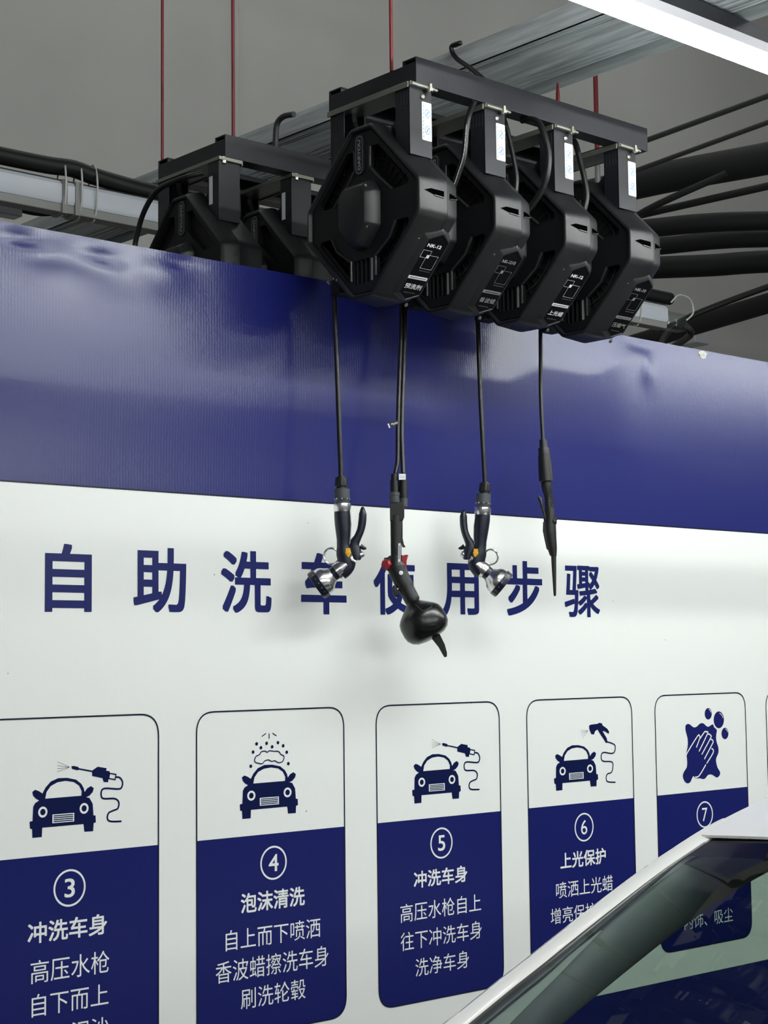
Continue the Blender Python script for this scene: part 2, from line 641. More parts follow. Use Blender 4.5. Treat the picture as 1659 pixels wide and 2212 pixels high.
# back, top and side edges (2 cm thick backing board)
mb.box((xs[0], 0.012, 0.0), (xs[-1], 0.03, B_TOP - 0.004), 1)
top = [(x, -dent(x, B_TOP), B_TOP) for x in xs]
mb.add(top + [(x, 0.012, B_TOP) for x in xs], [(i, i + 1, nx + i + 1, nx + i) for i in range(nx - 1)], 1)
sheet = mb.build('printed_sheet', [M['banner'], M['edge']], banner, BO, smooth=60, recalc=False)
sheet_off = BO


def wl(d):
    return lambda p: (p[0], -d, p[1])


INK1, INK2, INK3 = wl(0.0006), wl(0.0011), wl(0.0016)
# thin dark rule between the blue band and the white field
MB().flat([[(xs[0], 2.1045), (xs[-1], 2.1045), (xs[-1], 2.1085), (xs[0], 2.1085)]], INK1).build('border_rule', M['line'], banner, BO, smooth=0)
# worn spots along the top edge
for cx, cz, rx, rz in ((4.385, 2.683, 0.021, 0.014), (3.36, 2.672, 0.004, 0.003)):
    mb = MB()
    mb.flat([[(cx + rx * math.cos(a) * (1 + 0.25 * math.sin(5 * a)), min(B_TOP - 0.001, cz + rz * math.sin(a))) for a in [2 * PI * i / 16 for i in range(16)]]],
            lambda p: (p[0], -dent(p[0], p[1]) - 0.0012, p[1]))
    mb.build('torn_patch', M['scuff'], banner, BO, smooth=0)

TITLE = [('自', 1.9407, 2.0639, 1.8138, 1.9705), ('助', 2.1782, 2.3296, 1.8152, 1.9708), ('洗', 2.4334, 2.5908, 1.8165, 1.9718),
         ('车', 2.6869, 2.8399, 1.8153, 1.9744), ('使', 2.9354, 3.0867, 1.8162, 1.9701), ('用', 3.1878, 3.3305, 1.8171, 1.9623),
         ('步', 3.4429, 3.5923, 1.8179, 1.9766), ('骤', 3.6884, 3.8462, 1.8159, 1.9701)]
for ch, x0, x1, z0, z1 in TITLE:
    mb = MB()
    add_text(mb, ch, x0, x1, z0, z1, INK1, 0.012 if ch == '骤' else 0.019)
    mb.build('title_character', M['title'], banner, BO, smooth=0, recalc=False)

CAR = [(1.9131, 1.3088), (1.9369, 1.3089), (1.9378, 1.3293), (2.0447, 1.3297), (2.0471, 1.312), (2.0704, 1.3116), (2.0715, 1.3294), (2.0775, 1.3314), (2.0766, 1.347), (2.071, 1.3474), (2.0689, 1.3736), (2.0602, 1.3877), (2.0515, 1.39), (2.0601, 1.3928), (2.0688, 1.4008), (2.0716, 1.4091), (2.064, 1.4146), (2.0541, 1.4101), (2.0471, 1.4021), (2.045, 1.4106), (2.0383, 1.4212), (2.0245, 1.4314), (2.0011, 1.4368), (1.9779, 1.4374), (1.9588, 1.4308), (1.9455, 1.4182), (1.9377, 1.4054), (1.9293, 1.4109), (1.9191, 1.4148), (1.9119, 1.4103), (1.9143, 1.4019), (1.9211, 1.3949), (1.9294, 1.3904), (1.9193, 1.3851), (1.9145, 1.3772), (1.9132, 1.3459), (1.9057, 1.3448), (1.9066, 1.33), (1.9122, 1.3279)]
WIN = [(1.945, 1.3934), (2.0384, 1.3942), (2.0396, 1.4042), (2.0324, 1.4175), (2.0187, 1.4264), (1.9973, 1.4303), (1.9761, 1.4281), (1.9589, 1.4208), (1.9483, 1.4081)]
LANCE = [(2.0119, 1.4624), (2.0193, 1.4627), (2.0302, 1.4598), (2.0322, 1.457), (2.067, 1.4498), (2.0817, 1.4578), (2.1058, 1.4532), (2.1046, 1.4474), (2.1139, 1.4459), (2.1147, 1.4407), (2.1119, 1.4375), (2.1099, 1.4205), (2.0979, 1.4218), (2.095, 1.4309), (2.0671, 1.4372), (2.067, 1.446), (2.0315, 1.4536), (2.0283, 1.4521), (2.0135, 1.4563)]
LOOP = [(2.1139, 1.4408), (2.1313, 1.4374), (2.1289, 1.4256), (2.1119, 1.4289)]
LHOSE = [(2.1313, 1.4313), (2.1423, 1.4289), (2.1493, 1.4182), (2.1464, 1.4063), (2.1363, 1.4035), (2.1039, 1.4069), (2.0927, 1.4027), (2.092, 1.3891), (2.1, 1.3835), (2.1282, 1.3817), (2.1392, 1.3724), (2.1364, 1.3589), (2.1263, 1.3552), (2.1122, 1.3503), (2.1082, 1.3387), (2.1163, 1.3306), (2.1467, 1.3284)]
CLOUD = [(2.5348, 1.4512), (2.5395, 1.4602), (2.5498, 1.4634), (2.5559, 1.4705), (2.5676, 1.4718), (2.5746, 1.4685), (2.5817, 1.4719), (2.5982, 1.4697), (2.6053, 1.4701), (2.6134, 1.4668), (2.6171, 1.4614), (2.6266, 1.4572), (2.6275, 1.4505), (2.6218, 1.4425), (2.6099, 1.4409), (2.598, 1.4463), (2.5886, 1.4449), (2.5792, 1.4491), (2.5675, 1.4478), (2.5581, 1.4409), (2.5464, 1.4426), (2.5371, 1.4456)]
DOTS = [(2.5416, 1.4907), (2.5729, 1.4908), (2.6088, 1.4908), (2.555, 1.4805), (2.5903, 1.4812), (2.6254, 1.4823), (2.5303, 1.4709), (2.6367, 1.4657), (2.5232, 1.4364), (2.6418, 1.4367)]
DASH = [((2.5575, 1.5081), (2.5712, 1.5153)), ((2.581, 1.515), (2.581, 1.5016)), ((2.5914, 1.5153), (2.6042, 1.5081))]
NOZ = [(3.7848, 1.4919), (3.7918, 1.4949), (3.8229, 1.4965), (3.8313, 1.4994), (3.8438, 1.4967), (3.8457, 1.4912), (3.8676, 1.4798), (3.8757, 1.4704), (3.8727, 1.4645), (3.8534, 1.4735), (3.8451, 1.4738), (3.8632, 1.4525), (3.8676, 1.4385), (3.8592, 1.4375), (3.8525, 1.446), (3.8323, 1.4674), (3.8223, 1.4792), (3.8118, 1.475), (3.8059, 1.4652), (3.7943, 1.4666), (3.7858, 1.4805)]
NHOSE = [(3.8649, 1.441), (3.8872, 1.4354), (3.901, 1.4279), (3.899, 1.4119), (3.886, 1.4053), (3.8513, 1.4098), (3.8386, 1.4058), (3.8367, 1.3919), (3.8468, 1.3837), (3.8852, 1.3795), (3.8881, 1.3619), (3.8806, 1.3486), (3.8629, 1.3449), (3.857, 1.3339), (3.8635, 1.3221), (3.8992, 1.3182)]
RAG = [(4.2421, 1.4713), (4.2435, 1.4774), (4.2535, 1.4812), (4.2653, 1.4791), (4.2788, 1.4713), (4.2886, 1.469), (4.3006, 1.4717), (4.3129, 1.4787), (4.327, 1.4817), (4.3389, 1.4778), (4.3487, 1.4713), (4.3586, 1.4684), (4.3689, 1.4718), (4.3792, 1.4752), (4.3852, 1.4737), (4.3889, 1.4661), (4.4027, 1.4569), (4.4002, 1.4457), (4.3975, 1.4309), (4.4008, 1.4158), (4.4083, 1.4005), (4.4075, 1.3831), (4.3966, 1.3687), (4.394, 1.3564), (4.4012, 1.3361), (4.4128, 1.3231), (4.4124, 1.3131), (4.3997, 1.3051), (4.3897, 1.3069), (4.3758, 1.3139), (4.3618, 1.3171), (4.3475, 1.3142), (4.3371, 1.3061), (4.323, 1.3039), (4.3092, 1.3077), (4.2993, 1.3075), (4.2835, 1.3103), (4.2759, 1.3168), (4.2677, 1.3087), (4.2593, 1.2982), (4.2455, 1.2949), (4.232, 1.301), (4.2236, 1.3136), (4.2232, 1.3234), (4.2315, 1.3351), (4.2425, 1.3443), (4.2463, 1.3587), (4.245, 1.3759), (4.2429, 1.3906), (4.2503, 1.4074), (4.2523, 1.4244), (4.2499, 1.4417), (4.2428, 1.4591)]
HAND = [[(4.2442, 1.3832), (4.2477, 1.3916), (4.3012, 1.4409), (4.3112, 1.4412), (4.3129, 1.4343), (4.2937, 1.4055)], [(4.3128, 1.4318), (4.3378, 1.4526), (4.3478, 1.4527), (4.3524, 1.4463), (4.3071, 1.3926)], [(4.3527, 1.4451), (4.3596, 1.4453), (4.3695, 1.4407), (4.3683, 1.4321), (4.3206, 1.3821)], [(4.3689, 1.4283), (4.3777, 1.4255), (4.3807, 1.4204), (4.3763, 1.4131), (4.3331, 1.3667)], [(4.3708, 1.3984), (4.3787, 1.3956), (4.379, 1.3844), (4.3445, 1.3526)], [(4.3403, 1.3491), (4.3036, 1.3153), (4.2837, 1.3128)]]
BUBBLES = [(4.3605, 1.5101, 0.0182), (4.4149, 1.489, 0.027), (4.4452, 1.444, 0.0184)]

STEPS = {
    2: None,
    3: dict(num='3', c=(2.0088, 1.1893), car=(1.9057, 2.0775), kind='lance',
            rows=[('冲洗车身', 1.9023, 2.1078, 1.0754, 1.1226), ('高压水枪', 1.9105, 2.1145, 0.9882, 1.0389), ('自下而上', 1.9137, 2.1124, 0.9154, 0.9649), ('冲净泥沙', 1.9115, 2.1135, 0.8415, 0.8905)]),
    4: dict(num='4', c=(2.5925, 1.1939), car=(2.4887, 2.6722), kind='foam',
            rows=[('泡沫清洗', 2.4903, 2.6912, 1.0795, 1.1273), ('自上而下喷洒', 2.444, 2.7415, 0.9945, 1.0436), ('香波蜡擦洗车身', 2.414, 2.7678, 0.9199, 0.9717), ('刷洗轮毂', 2.4892, 2.6919, 0.8486, 0.8984)]),
    5: dict(num='5', c=(3.1709, 1.1959), car=(3.0654, 3.2477), kind='lance',
            rows=[('冲洗车身', 3.0662, 3.267, 1.0831, 1.1284), ('高压水枪自上', 3.0166, 3.3188, 0.9982, 1.0465), ('往下冲洗车身', 3.0165, 3.3201, 0.9238, 0.9724), ('洗净车身', 3.0682, 3.269, 0.8506, 0.8981)]),
    6: dict(num='6', c=(3.7526, 1.1951), car=(3.6265, 3.8205), kind='nozzle',
            rows=[('上光保护', 3.6462, 3.8463, 1.0814, 1.1281), ('喷洒上光蜡', 3.6254, 3.8754, 0.9991, 1.0454), ('增亮保护漆面', 3.6005, 3.8956, 0.9276, 0.973)]),
    7: dict(num='7', c=(4.3275, 1.1920), kind='rag',
            rows=[('内饰清洁', 4.230, 4.431, 1.083, 1.128), ('车内擦拭', 4.232, 4.434, 0.998, 1.045), ('内饰、吸尘', 4.2101, 4.4585, 0.8435, 0.8893)]),
    8: dict(num='8', c=(4.91, 1.1920), kind='none', rows=[]),
}
EDGES = {3: (1.784, 2.2492), 4: (2.3592, 2.826), 5: (2.9385, 3.4035), 6: (3.5160, 3.9820), 7: (4.0930, 4.5577), 8: (4.672, 5.137)}
ZT, ZM, ZB, RC = 1.5740, 1.2660, 0.7850, 0.052

for k in range(3, 9):
    st = STEPS[k]
    x0, x1 = EDGES[k]
    outline = round_poly([(x0, ZB), (x1, ZB), (x1, ZT), (x0, ZT)], RC, 8)
    mb = MB().ribbon(outline, 0.0036, INK2, closed=True)
    card = mb.build('instruction_card', M['line'], banner, BO, smooth=0, recalc=False)
    low = round_poly([(x0, ZB), (x1, ZB), (x1, ZM), (x0, ZM)], [RC, RC, 0.0, 0.0], 8)
    MB().flat([low], INK1).build('blue_panel', M['panel'], card, BO, smooth=0, recalc=False)
    # pictogram
    mb = MB()
    kind = st['kind']
    if kind in ('lance', 'foam', 'nozzle'):
        a, b = st['car']
        s = (b - a) / (2.0775 - 1.9057)

        def tr(p, a=a, s=s):
            return (a + (p[0] - 1.9057) * s, p[1])
        mb.flat([[tr(p) for p in CAR], [tr(p) for p in WIN]], INK1, 0)
        for cx, cz in ((1.9387, 1.3640), (2.0457, 1.3650)):
            mb.flat([[tr(p) for p in ellipse(cx, cz, 0.0118, 0.0122)], [tr(p) for p in ellipse(cx, cz, 0.0068, 0.0072)][::-1]], INK2, 1)
        mb.flat([[tr(p) for p in ((1.9632, 1.3374), (2.0196, 1.3374), (2.0196, 1.3568), (1.9632, 1.3568))]], INK2, 1)
        for i in range(4):
            zz = 1.3398 + i * 0.0042
            mb.flat([[tr(p) for p in ((1.9662, zz), (2.0166, zz), (2.0166, zz + 0.0022), (1.9662, zz + 0.0022))]], INK3, 0)
        if kind == 'lance':
            dx = 0 if k == 3 else 3.1786 - 2.0119 + 0.0
            sx = 1 if k == 3 else (3.3204 - 3.1786) / (2.1467 - 2.0119)
            dz = 0 if k == 3 else 0.003

            def tl(p, dx=dx, sx=sx, dz=dz):
                return ((p[0] - 2.0119) * sx + 2.0119 + dx, p[1] + dz)
            mb.flat([[tl(p) for p in LANCE]], INK1, 0)
            mb.ribbon([tl(p) for p in LOOP], 0.003, INK1, 0, closed=True)
            mb.ribbon([(p.x, p.y) for p in smooth_path([Vector((*tl(p), 0)) for p in LHOSE], 5)], 0.0042, INK1, 0)
            for ray in ((1.9757, 1.4740), (1.9757, 1.4655), (1.9757, 1.4585), (1.9757, 1.4515)):
                for j in range(8):
                    t = 0.12 + j * 0.12
                    px, pz = 2.0088 + (ray[0] - 2.0088) * t, 1.4603 + (ray[1] - 1.4603) * t
                    q = tl((px, pz))
                    mb.flat([[(q[0] - 0.0013, q[1] - 0.0005), (q[0] + 0.0013, q[1] - 0.0005), (q[0] + 0.0013, q[1] + 0.0006), (q[0] - 0.0013, q[1] + 0.0006)]], INK1, 0)
        elif kind == 'foam':
            cl = [(p.x, p.y) for p in smooth_path([Vector((*p, 0)) for p in CLOUD], 4, True)]
            mb.ribbon(cl, 0.0026, INK2, 0, closed=True)
            for cx, cz in DOTS:
                mb.flat([ellipse(cx, cz, 0.0044, 0.0044, 14)], INK1, 0)
            for pa, pb in DASH:
                mb.ribbon([pa, pb], 0.0026, INK1, 0)
        elif kind == 'nozzle':
            mb.flat([NOZ], INK1, 0)
            mb.ribbon([(p.x, p.y) for p in smooth_path([Vector((*p, 0)) for p in NHOSE], 5)], 0.0040, INK1, 0)
            for ray in ((3.7470, 1.4790), (3.7475, 1.4720), (3.7490, 1.4640), (3.7530, 1.4560)):
                for j in range(7):
                    t = 0.15 + j * 0.13
                    q = (3.7815 + (ray[0] - 3.7815) * t, 1.4775 + (ray[1] - 1.4775) * t)
                    mb.flat([[(q[0] - 0.0013, q[1] - 0.0005), (q[0] + 0.0013, q[1] - 0.0005), (q[0] + 0.0013, q[1] + 0.0006), (q[0] - 0.0013, q[1] + 0.0006)]], INK1, 0)
        mb.build('pictogram', [M['navy'], M['paper']], card, BO, smooth=0, recalc=False)
    elif kind == 'rag':
        rg = [(p.x, p.y) for p in smooth_path([Vector((*p, 0)) for p in RAG], 2, True)]
        mb.flat([rg], INK1, 0)
        for hp in HAND:
            mb.ribbon([(p.x, p.y) for p in smooth_path([Vector((*p, 0)) for p in hp], 3)], 0.0042, INK2, 1)
        for cx, cz, r in BUBBLES:
            mb.flat([ellipse(cx, cz, r, r)], INK1, 0)
            mb.ribbon([(cx + r * 0.78 * math.cos(a), cz + r * 0.78 * math.sin(a)) for a in [0.25 + i * 0.13 for i in range(10)]], 0.0022, INK2, 1)
        mb.build('pictogram', [M['panel'], M['paper']], card, BO, smooth=0, recalc=False)
    if k <= 7:
        cx, cz = st['c']
        mb = MB()
        ring_o, ring_i = ellipse(cx, cz, 0.0418, 0.0418, 48), ellipse(cx, cz, 0.0372, 0.0372, 48)
        mb.flat([ring_o, ring_i[::-1]], INK2)
        w = 0.0135 if k != 4 else 0.0155
        add_text(mb, st['num'], cx - w, cx + w, cz - 0.021, cz + 0.021, INK2, 0.010 if k < 6 else 0.0)
        mb.build('step_number', M['paper'], card, BO, smooth=0, recalc=False)
        for i, (t, a, b, c, d) in enumerate(st['rows']):
            mb = MB()
            add_text(mb, t, a, b, c, d, INK2, 0.017 if i == 0 else 0.0)
            mb.build('heading' if i == 0 else 'text_line', M['paper'], card, BO, smooth=0, recalc=False)

# ================================================================ hose reels
RACK_Z = 3.10
REEL_C = (2.7135, -0.297, 2.80)
PITCH_X = 0.258


def X(x):
    return lambda p: (x, -p[0], p[1])       # p = (towards the viewer, up)


OCT = round_poly([(0.213, -0.042), (0.213, 0.042), (0.042, 0.217), (-0.042, 0.217), (-0.213, 0.042), (-0.213, -0.042), (-0.042, -0.217), (0.042, -0.217)], 0.03, 4)
LB = Vector((0.0, -0.042, -0.215))              # lower end of the label face (y, z)
LEY = Vector((0, -0.170, 0.173)).normalized()
LN = Vector((1, 0, 0)).cross(LEY)


def lab(h):
    return lambda p: tuple(LB + Vector((p[0], 0, 0)) + LEY * p[1] + LN * h)


def ring_pts(x, d):
    return [(x, -p[0], p[1]) for p in inset_poly(OCT, d)]


def make_reel(code, words_, bright, label, i, group):
    root = thing('hose_reel', label, 'hose reel', (REEL_C[0] + PITCH_X * i, REEL_C[1], REEL_C[2]), 0, group)
    P_ = M['plastic']
    # housing: rim band of two shells meeting at a seam
    prof = [(-0.052, 0.030), (-0.052, 0.016), (-0.061, 0.013), (-0.0675, 0.009), (-0.0675, 0.004), (-0.064, 0.0), (0.0165, -0.006), (0.0178, -0.0045),
            (0.0192, -0.0045), (0.0205, -0.006), (0.058, 0.003), (0.0675, 0.012), (0.0660, 0.017), (0.055, 0.020), (0.055, 0.034)]
    MB().loft([ring_pts(x, d) for x, d in prof], cap=False).build('housing', P_, root, smooth=50)
    # side plates with the spoke openings
    UR = [(0.030, 0.160), (0.058, 0.160), (0.168, 0.050), (0.165, 0.036), (0.110, 0.034), (0.062, 0.075), (0.028, 0.110)]
    LR = [(0.121, -0.045), (0.166, -0.045), (0.166, -0.058), (0.058, -0.168), (0.046, -0.168), (0.046, -0.118), (0.098, -0.082)]
    BC = [(-0.036, -0.118), (0.036, -0.118), (0.036, -0.178), (-0.036, -0.178)]
    holes = [round_poly(h, 0.006, 2) for h in (UR, [(-a, b) for a, b in UR][::-1], LR, [(-a, b) for a, b in LR][::-1], BC)]
    for xa, xb in ((-0.0600, -0.046), (0.0610, 0.047)):
        MB().holed(inset_poly(OCT, 0.0155), holes, X(xa), X(xb)).build('side_plate', M['sideplastic'], root, smooth=0)
    # raised lip on the inner border of the openings (caught light put into its colour)
    for h in (UR, LR, [(-a, b) for a, b in UR], [(-a, b) for a, b in LR]):
        pts = [Vector((-0.0605, -a, b)) for a, b in h]
        MB().tube([pts[0], pts[6], pts[5], pts[4]], 0.0036, 8).build('opening_lip', M['lip'], root)
    # slats in the lower opening
    mb = MB()
    for j in range(4):
        s = -0.027 + j * 0.016
        mb.box((-0.058, -s - 0.0015, -0.179), (-0.046, -s + 0.0015, -0.117))
    mb.build('slat_grille', P_, root, smooth=0)
    MB().box((-0.0585, -0.036, -0.176), (-0.0475, -0.025, -0.119)).build('hose_stop', M['lightplastic'], root, bevel=0.001)
    # drum with fins inside
    mb = MB().lathe((-0.030, 0, 0), (1, 0, 0), [(0, 0.05), (0, 0.176), (0.004, 0.178), (0.008, 0.176), (0.012, 0.14), (0.062, 0.14), (0.066, 0.176), (0.074, 0.176), (0.074, 0.05)], 48)
    for j in range(36):
        a = 2 * PI * j / 36
        c, s = math.cos(a), math.sin(a)
        q = [(0.07, 0.0012), (0.172, 0.0012), (0.172, -0.0012), (0.07, -0.0012)]
        r0 = [(-0.0340, r * c - t * s, r * s + t * c) for r, t in q]
        r1 = [(-0.0298, r * c - t * s, r * s + t * c) for r, t in q]
        mb.add(r0 + r1, [(0, 1, 2, 3), (0, 1, 5, 4), (1, 2, 6, 5), (2, 3, 7, 6), (3, 0, 4, 7)])
    drum = mb.build('drum', M['plastic2'], root, smooth=40)
    MB().tube([(-0.0350, 0.137 * math.cos(a), 0.137 * math.sin(a)) for a in [2 * PI * k / 64 for k in range(64)]], 0.0016, 6, closed=True).build('rim_ring', M['lip'], drum)
    # hub cover, a raised boss on each side
    HB = round_poly([(-0.066, -0.046), (-0.02, -0.096), (0.02, -0.096), (0.066, -0.046), (0.066, 0.040), (0.046, 0.072), (-0.046, 0.072), (-0.066, 0.040)], 0.014, 3)
    HT = round_poly([(-0.052, -0.040), (-0.016, -0.082), (0.016, -0.082), (0.048, -0.040), (0.048, 0.034), (0.034, 0.056), (-0.034, 0.056), (-0.052, 0.034)], 0.010, 3)
    for sgn in (-1, 1):
        mb = MB().loft([[X(sgn * 0.056)(p) for p in HB], [X(sgn * 0.074)(p) for p in inset_poly(HB, 0.003)], [X(sgn * 0.096)(p) for p in HT], [X(sgn * 0.0985)(p) for p in inset_poly(HT, 0.004)]])
        hub = mb.build('hub_cover', P_, root, smooth=40)
        for s, t in ((0.041, 0.052), (0.044, -0.048), (-0.05, 0.03)):
            MB().lathe((sgn * 0.080, -s, t), (sgn, 0, 0), [(0, 0.0052), (0.007, 0.0052), (0.0095, 0.002)], 10).build('screw', M['bolt'], hub)
    # badge with raised letters
    def cap(c, h, w):
        return round_poly([(c - w, 0.146 - h), (c + w, 0.146 - h), (c + w, 0.146 + h), (c - w, 0.146 + h)], w, 6)
    for sgn in (-1, 1):
        mb = MB().prism(cap(-0.008, 0.050, 0.0155), X(sgn * 0.058), X(sgn * 0.0635))
        mb.ribbon(cap(-0.008, 0.047, 0.0125), 0.0012, X(sgn * 0.0640), 1, closed=True)
        bd = mb.build('badge', [P_, M['badge']], root, smooth=0)
        mb = MB()
        if sgn < 0:
            add_text(mb, 'DARYOU', -0.0135, -0.0025, 0.108, 0.184, X(-0.0642), 0.03, 0, PI / 2)
        else:
            add_text(mb, 'DARYOU', 0.0025, 0.0135, 0.108, 0.184, lambda p: (0.0642, p[0], p[1]), 0.03, 0, -PI / 2)
        mb.build('badge_lettering', M['badge'], bd, smooth=0, recalc=False)
    # label boss on the lower front face
    hexo = round_poly([(-0.006, 0.024), (0.027, 0.005), (0.064, 0.024), (0.064, 0.182), (0.032, 0.203), (-0.006, 0.182)], 0.006, 3)
    hexc = [(p[0] - 0.029, p[1] - 0.104) for p in hexo]
    def sc(h, d):
        return [lab(h)((p[0] + 0.029, p[1] + 0.104)) for p in inset_poly(hexc, d)]
    wide = [lab(-0.002)(((p[0]) * 1.34 + 0.029 - 0.009, p[1] * 1.14 + 0.106)) for p in hexc]
    mid = [lab(0.0068)(((p[0]) * 1.17 + 0.029 - 0.005, p[1] * 1.07 + 0.105)) for p in hexc]
    mb = MB().loft([wide, mid, sc(0.0105, -0.002), sc(0.0120, 0.0012), sc(0.0120, 0.0026), sc(0.0097, 0.0034)])
    boss = mb.build('label_plate', [P_], root, smooth=20)
    MB().flat([[(p[0] + 0.029, p[1] + 0.104) for p in inset_poly(hexc, 0.0034)]], lab(0.0099)).build('label_face', M['gloss'], boss, smooth=0)
    ink = M['print_white'] if bright else M['print_grey']
    L = lab(0.0102)
    mb = MB()
    w = 0.047 if len(code) > 5 else 0.0455
    add_text(mb, code, 0.0035, 0.0035 + w, 0.160, 0.1695, L, 0.036)
    mb.ribbon([(0.0, 0.1295), (0.0275, 0.1295), (0.0275, 0.150), (0.0, 0.150)], 0.0007, L, 0, closed=True)
    mb.ribbon([(0.0190, 0.0998), (0.0562, 0.0998), (0.0562, 0.138), (0.0190, 0.138)], 0.0007, L, 0, closed=True)
    mb.flat([[(0.019, 0.1295), (0.0275, 0.1295), (0.0275, 0.138), (0.019, 0.138)]], L)
    mb.flat([[(-0.0015, 0.0675), (0.0610, 0.0675), (0.0610, 0.0765), (-0.0015, 0.0765)]], L)
    add_text(mb, words_, 0.003, 0.0575, 0.0395, 0.0540, L, 0.010)
    mb.build('label_lettering', ink, boss, smooth=0, recalc=False)
    mb = MB()
    L2 = lab(0.0106)
    for (xa, xb, za, zb, n, mi) in ((0.020, 0.057, 0.0922, 0.0945, 11, 0), (0.0105, 0.0465, 0.0270, 0.0292, 12, 0), (0.004, 0.056, 0.0705, 0.0735, 13, 1)):
        for j in range(n):
            u = xa + (xb - xa) * j / n
            mb.flat([[(u, za), (u + (xb - xa) / n * 0.65, za), (u + (xb - xa) / n * 0.65, zb), (u, zb)]], L2, mi)
    mb.build('fine_print', [M['print_dim'], M['plastic2']], boss, smooth=0, recalc=False)
    for s, t in ((-0.026, 0.1735), (-0.026, 0.043), (0.05, -0.012)):
        MB().lathe(lab(-0.001)((s, t)), LN, [(0, 0.0055), (0.002, 0.0055), (0.002, 0.0035), (0.0045, 0.0034), (0.005, 0.001)], 12).build('screw', M['bolt'], root)
    # two tapered vents on the front: recess shade and lit lower lip painted
    for xa, xb, tip in ((-0.052, 0.0085, 'l'), (0.029, 0.061, 'r')):
        if tip == 'l':
            poly = [(xa, 0.0035), (xa + 0.02, 0.010), (xb, 0.0085), (xb, -0.0065), (xa + 0.03, -0.004)]
        else:
            poly = [(xa, 0.0075), (xb - 0.012, 0.0055), (xb, 0.0005), (xb - 0.008, -0.0025), (xa, -0.006)]
        poly = [(a, b + 0.008) for a, b in poly]
        def yf(x):
            pk = 0.006 * (x + 0.064) / 0.0805 if x < 0.0185 else 0.006 - 0.009 * (x - 0.0205) / 0.0375
            return -(0.2134 + pk)
        mb = MB().prism(poly, lambda p: (p[0], yf(p[0]) - 0.0004, p[1]), lambda p: (p[0], -0.205, p[1]), 0)
        lo = [p for p in poly if p[1] < 0.0095]
        lo.sort()
        mb.tube([(a, yf(a) - 0.0006, b - 0.0012) for a, b in lo], 0.0017, 6, 1)
        mb.build('vent', [M['vent_shade'], M['lip']], root, smooth=0)
    # mounting posts, their web plate, bolts, sticker
    ht = RACK_Z - 0.013 - REEL_C[2]
    mb = MB()
    mb.box((-0.0365, -0.150, 0.118), (0.0365, -0.146, ht))
    mb.box((-0.0365, -0.148, 0.118), (-0.0325, -0.098, ht))
    mb.box((0.0325, -0.148, 0.118), (0.0365, -0.098, ht))
    for j in range(4):
        mb.box((-0.0372, -0.142 + j * 0.011, ht - 0.045), (-0.0363, -0.137 + j * 0.011, ht - 0.012))
    post = mb.build('mounting_post', M['steel'], root, bevel=0.0015)
    MB().lathe((0.005, -0.150, ht - 0.020), (0, -1, 0), [(0, 0.0065), (0.004, 0.0065), (0.006, 0.004)], 6).build('bolt', M['bolt'], post)
    zc = 3.008 - REEL_C[2]
    st_ = MB().flat([round_poly([(0.003, zc - 0.048), (0.0355, zc - 0.048), (0.0355, zc + 0.048), (0.003, zc + 0.048)], 0.003, 2)], lambda p: (p[0], -0.1508, p[1])).build('warning_sticker', M['sticker'], post, smooth=0)
    mb = MB()
    S = lambda p: (p[0], -0.1512, p[1])
    for cz in (0.020, -0.022):
        mb.flat([ellipse(0.021, zc + cz, 0.0085, 0.011, 20), ellipse(0.021, zc + cz, 0.0068, 0.0092, 20)[::-1]], S, 1)
        mb.ribbon([(0.016, zc + cz - 0.006), (0.026, zc + cz + 0.006)], 0.002, S, 1)
        mb.ribbon([(0.021, zc + cz - 0.006), (0.021, zc + cz + 0.005)], 0.0015, S, 1)
    for j in range(9):
        mb.flat([[(0.006, zc - 0.042 + j * 0.0095), (0.010, zc - 0.042 + j * 0.0095), (0.010, zc - 0.036 + j * 0.0095), (0.006, zc - 0.036 + j * 0.0095)]], S, 0)
    mb.ribbon([(0.020, zc - 0.044), (0.030, zc - 0.044), (0.025, zc - 0.035)], 0.0012, S, 0, closed=True)
    mb.flat([[(0.016, zc - 0.003), (0.032, zc - 0.003), (0.032, zc - 0.002), (0.016, zc - 0.002)]], S, 0)
    mb.build('sticker_print', [M['sticker_ink'], M['sticker_blue']], post, smooth=0, recalc=False)
    mb = MB()
    mb.box((-0.0365, 0.146, 0.118), (0.0365, 0.150, ht))
    mb.box((-0.0365, 0.098, 0.118), (-0.0325, 0.148, ht))
    mb.box((0.0325, 0.098, 0.118), (0.0365, 0.148, ht))
    for j in range(4):
        mb.box((-0.0372, 0.102 + j * 0.011, ht - 0.045), (-0.0363, 0.107 + j * 0.011, ht - 0.012))
    rp = mb.build('mounting_post', M['steel'], root, bevel=0.0015)
    MB().flat([[(0.105, zc - 0.04), (0.122, zc - 0.04), (0.122, zc + 0.04), (0.105, zc + 0.04)]], lambda p: (0.0370, p[0], p[1])).build('warning_sticker', M['sticker'], rp, smooth=0)
    arch = [(-0.135, 0.19), (0.135, 0.19), (0.135, ht), (0.10, ht)] + [(0.10 * math.cos(a), ht - 0.085 * math.sin(a)) for a in [PI * k / 12 for k in range(1, 12)]] + [(-0.10, ht), (-0.135, ht)]
    arch = [(a, max(0.195, b) if 3 < i_ < 15 else b) for i_, (a, b) in enumerate(arch)]
    MB().prism(arch, X(-0.008), X(0.008)).build('web_plate', M['steel'], root, smooth=0)
    # zinc mounting bar under the rack
    mb = MB().box((-0.0400, -0.158, ht), (0.0400, 0.158, ht + 0.010))
    mb.box((-0.0430, -0.150, ht - 0.004), (-0.0395, 0.156, ht + 0.010))
    mb.tube([(-0.038, -0.158, ht + 0.004), (0.038, -0.158, ht + 0.004)], 0.005, 8)
    mb.lathe((0.036, -0.158, ht + 0.003), (1, 0, 0), [(0, 0.004), (0.012, 0.004), (0.013, 0.003)], 8)
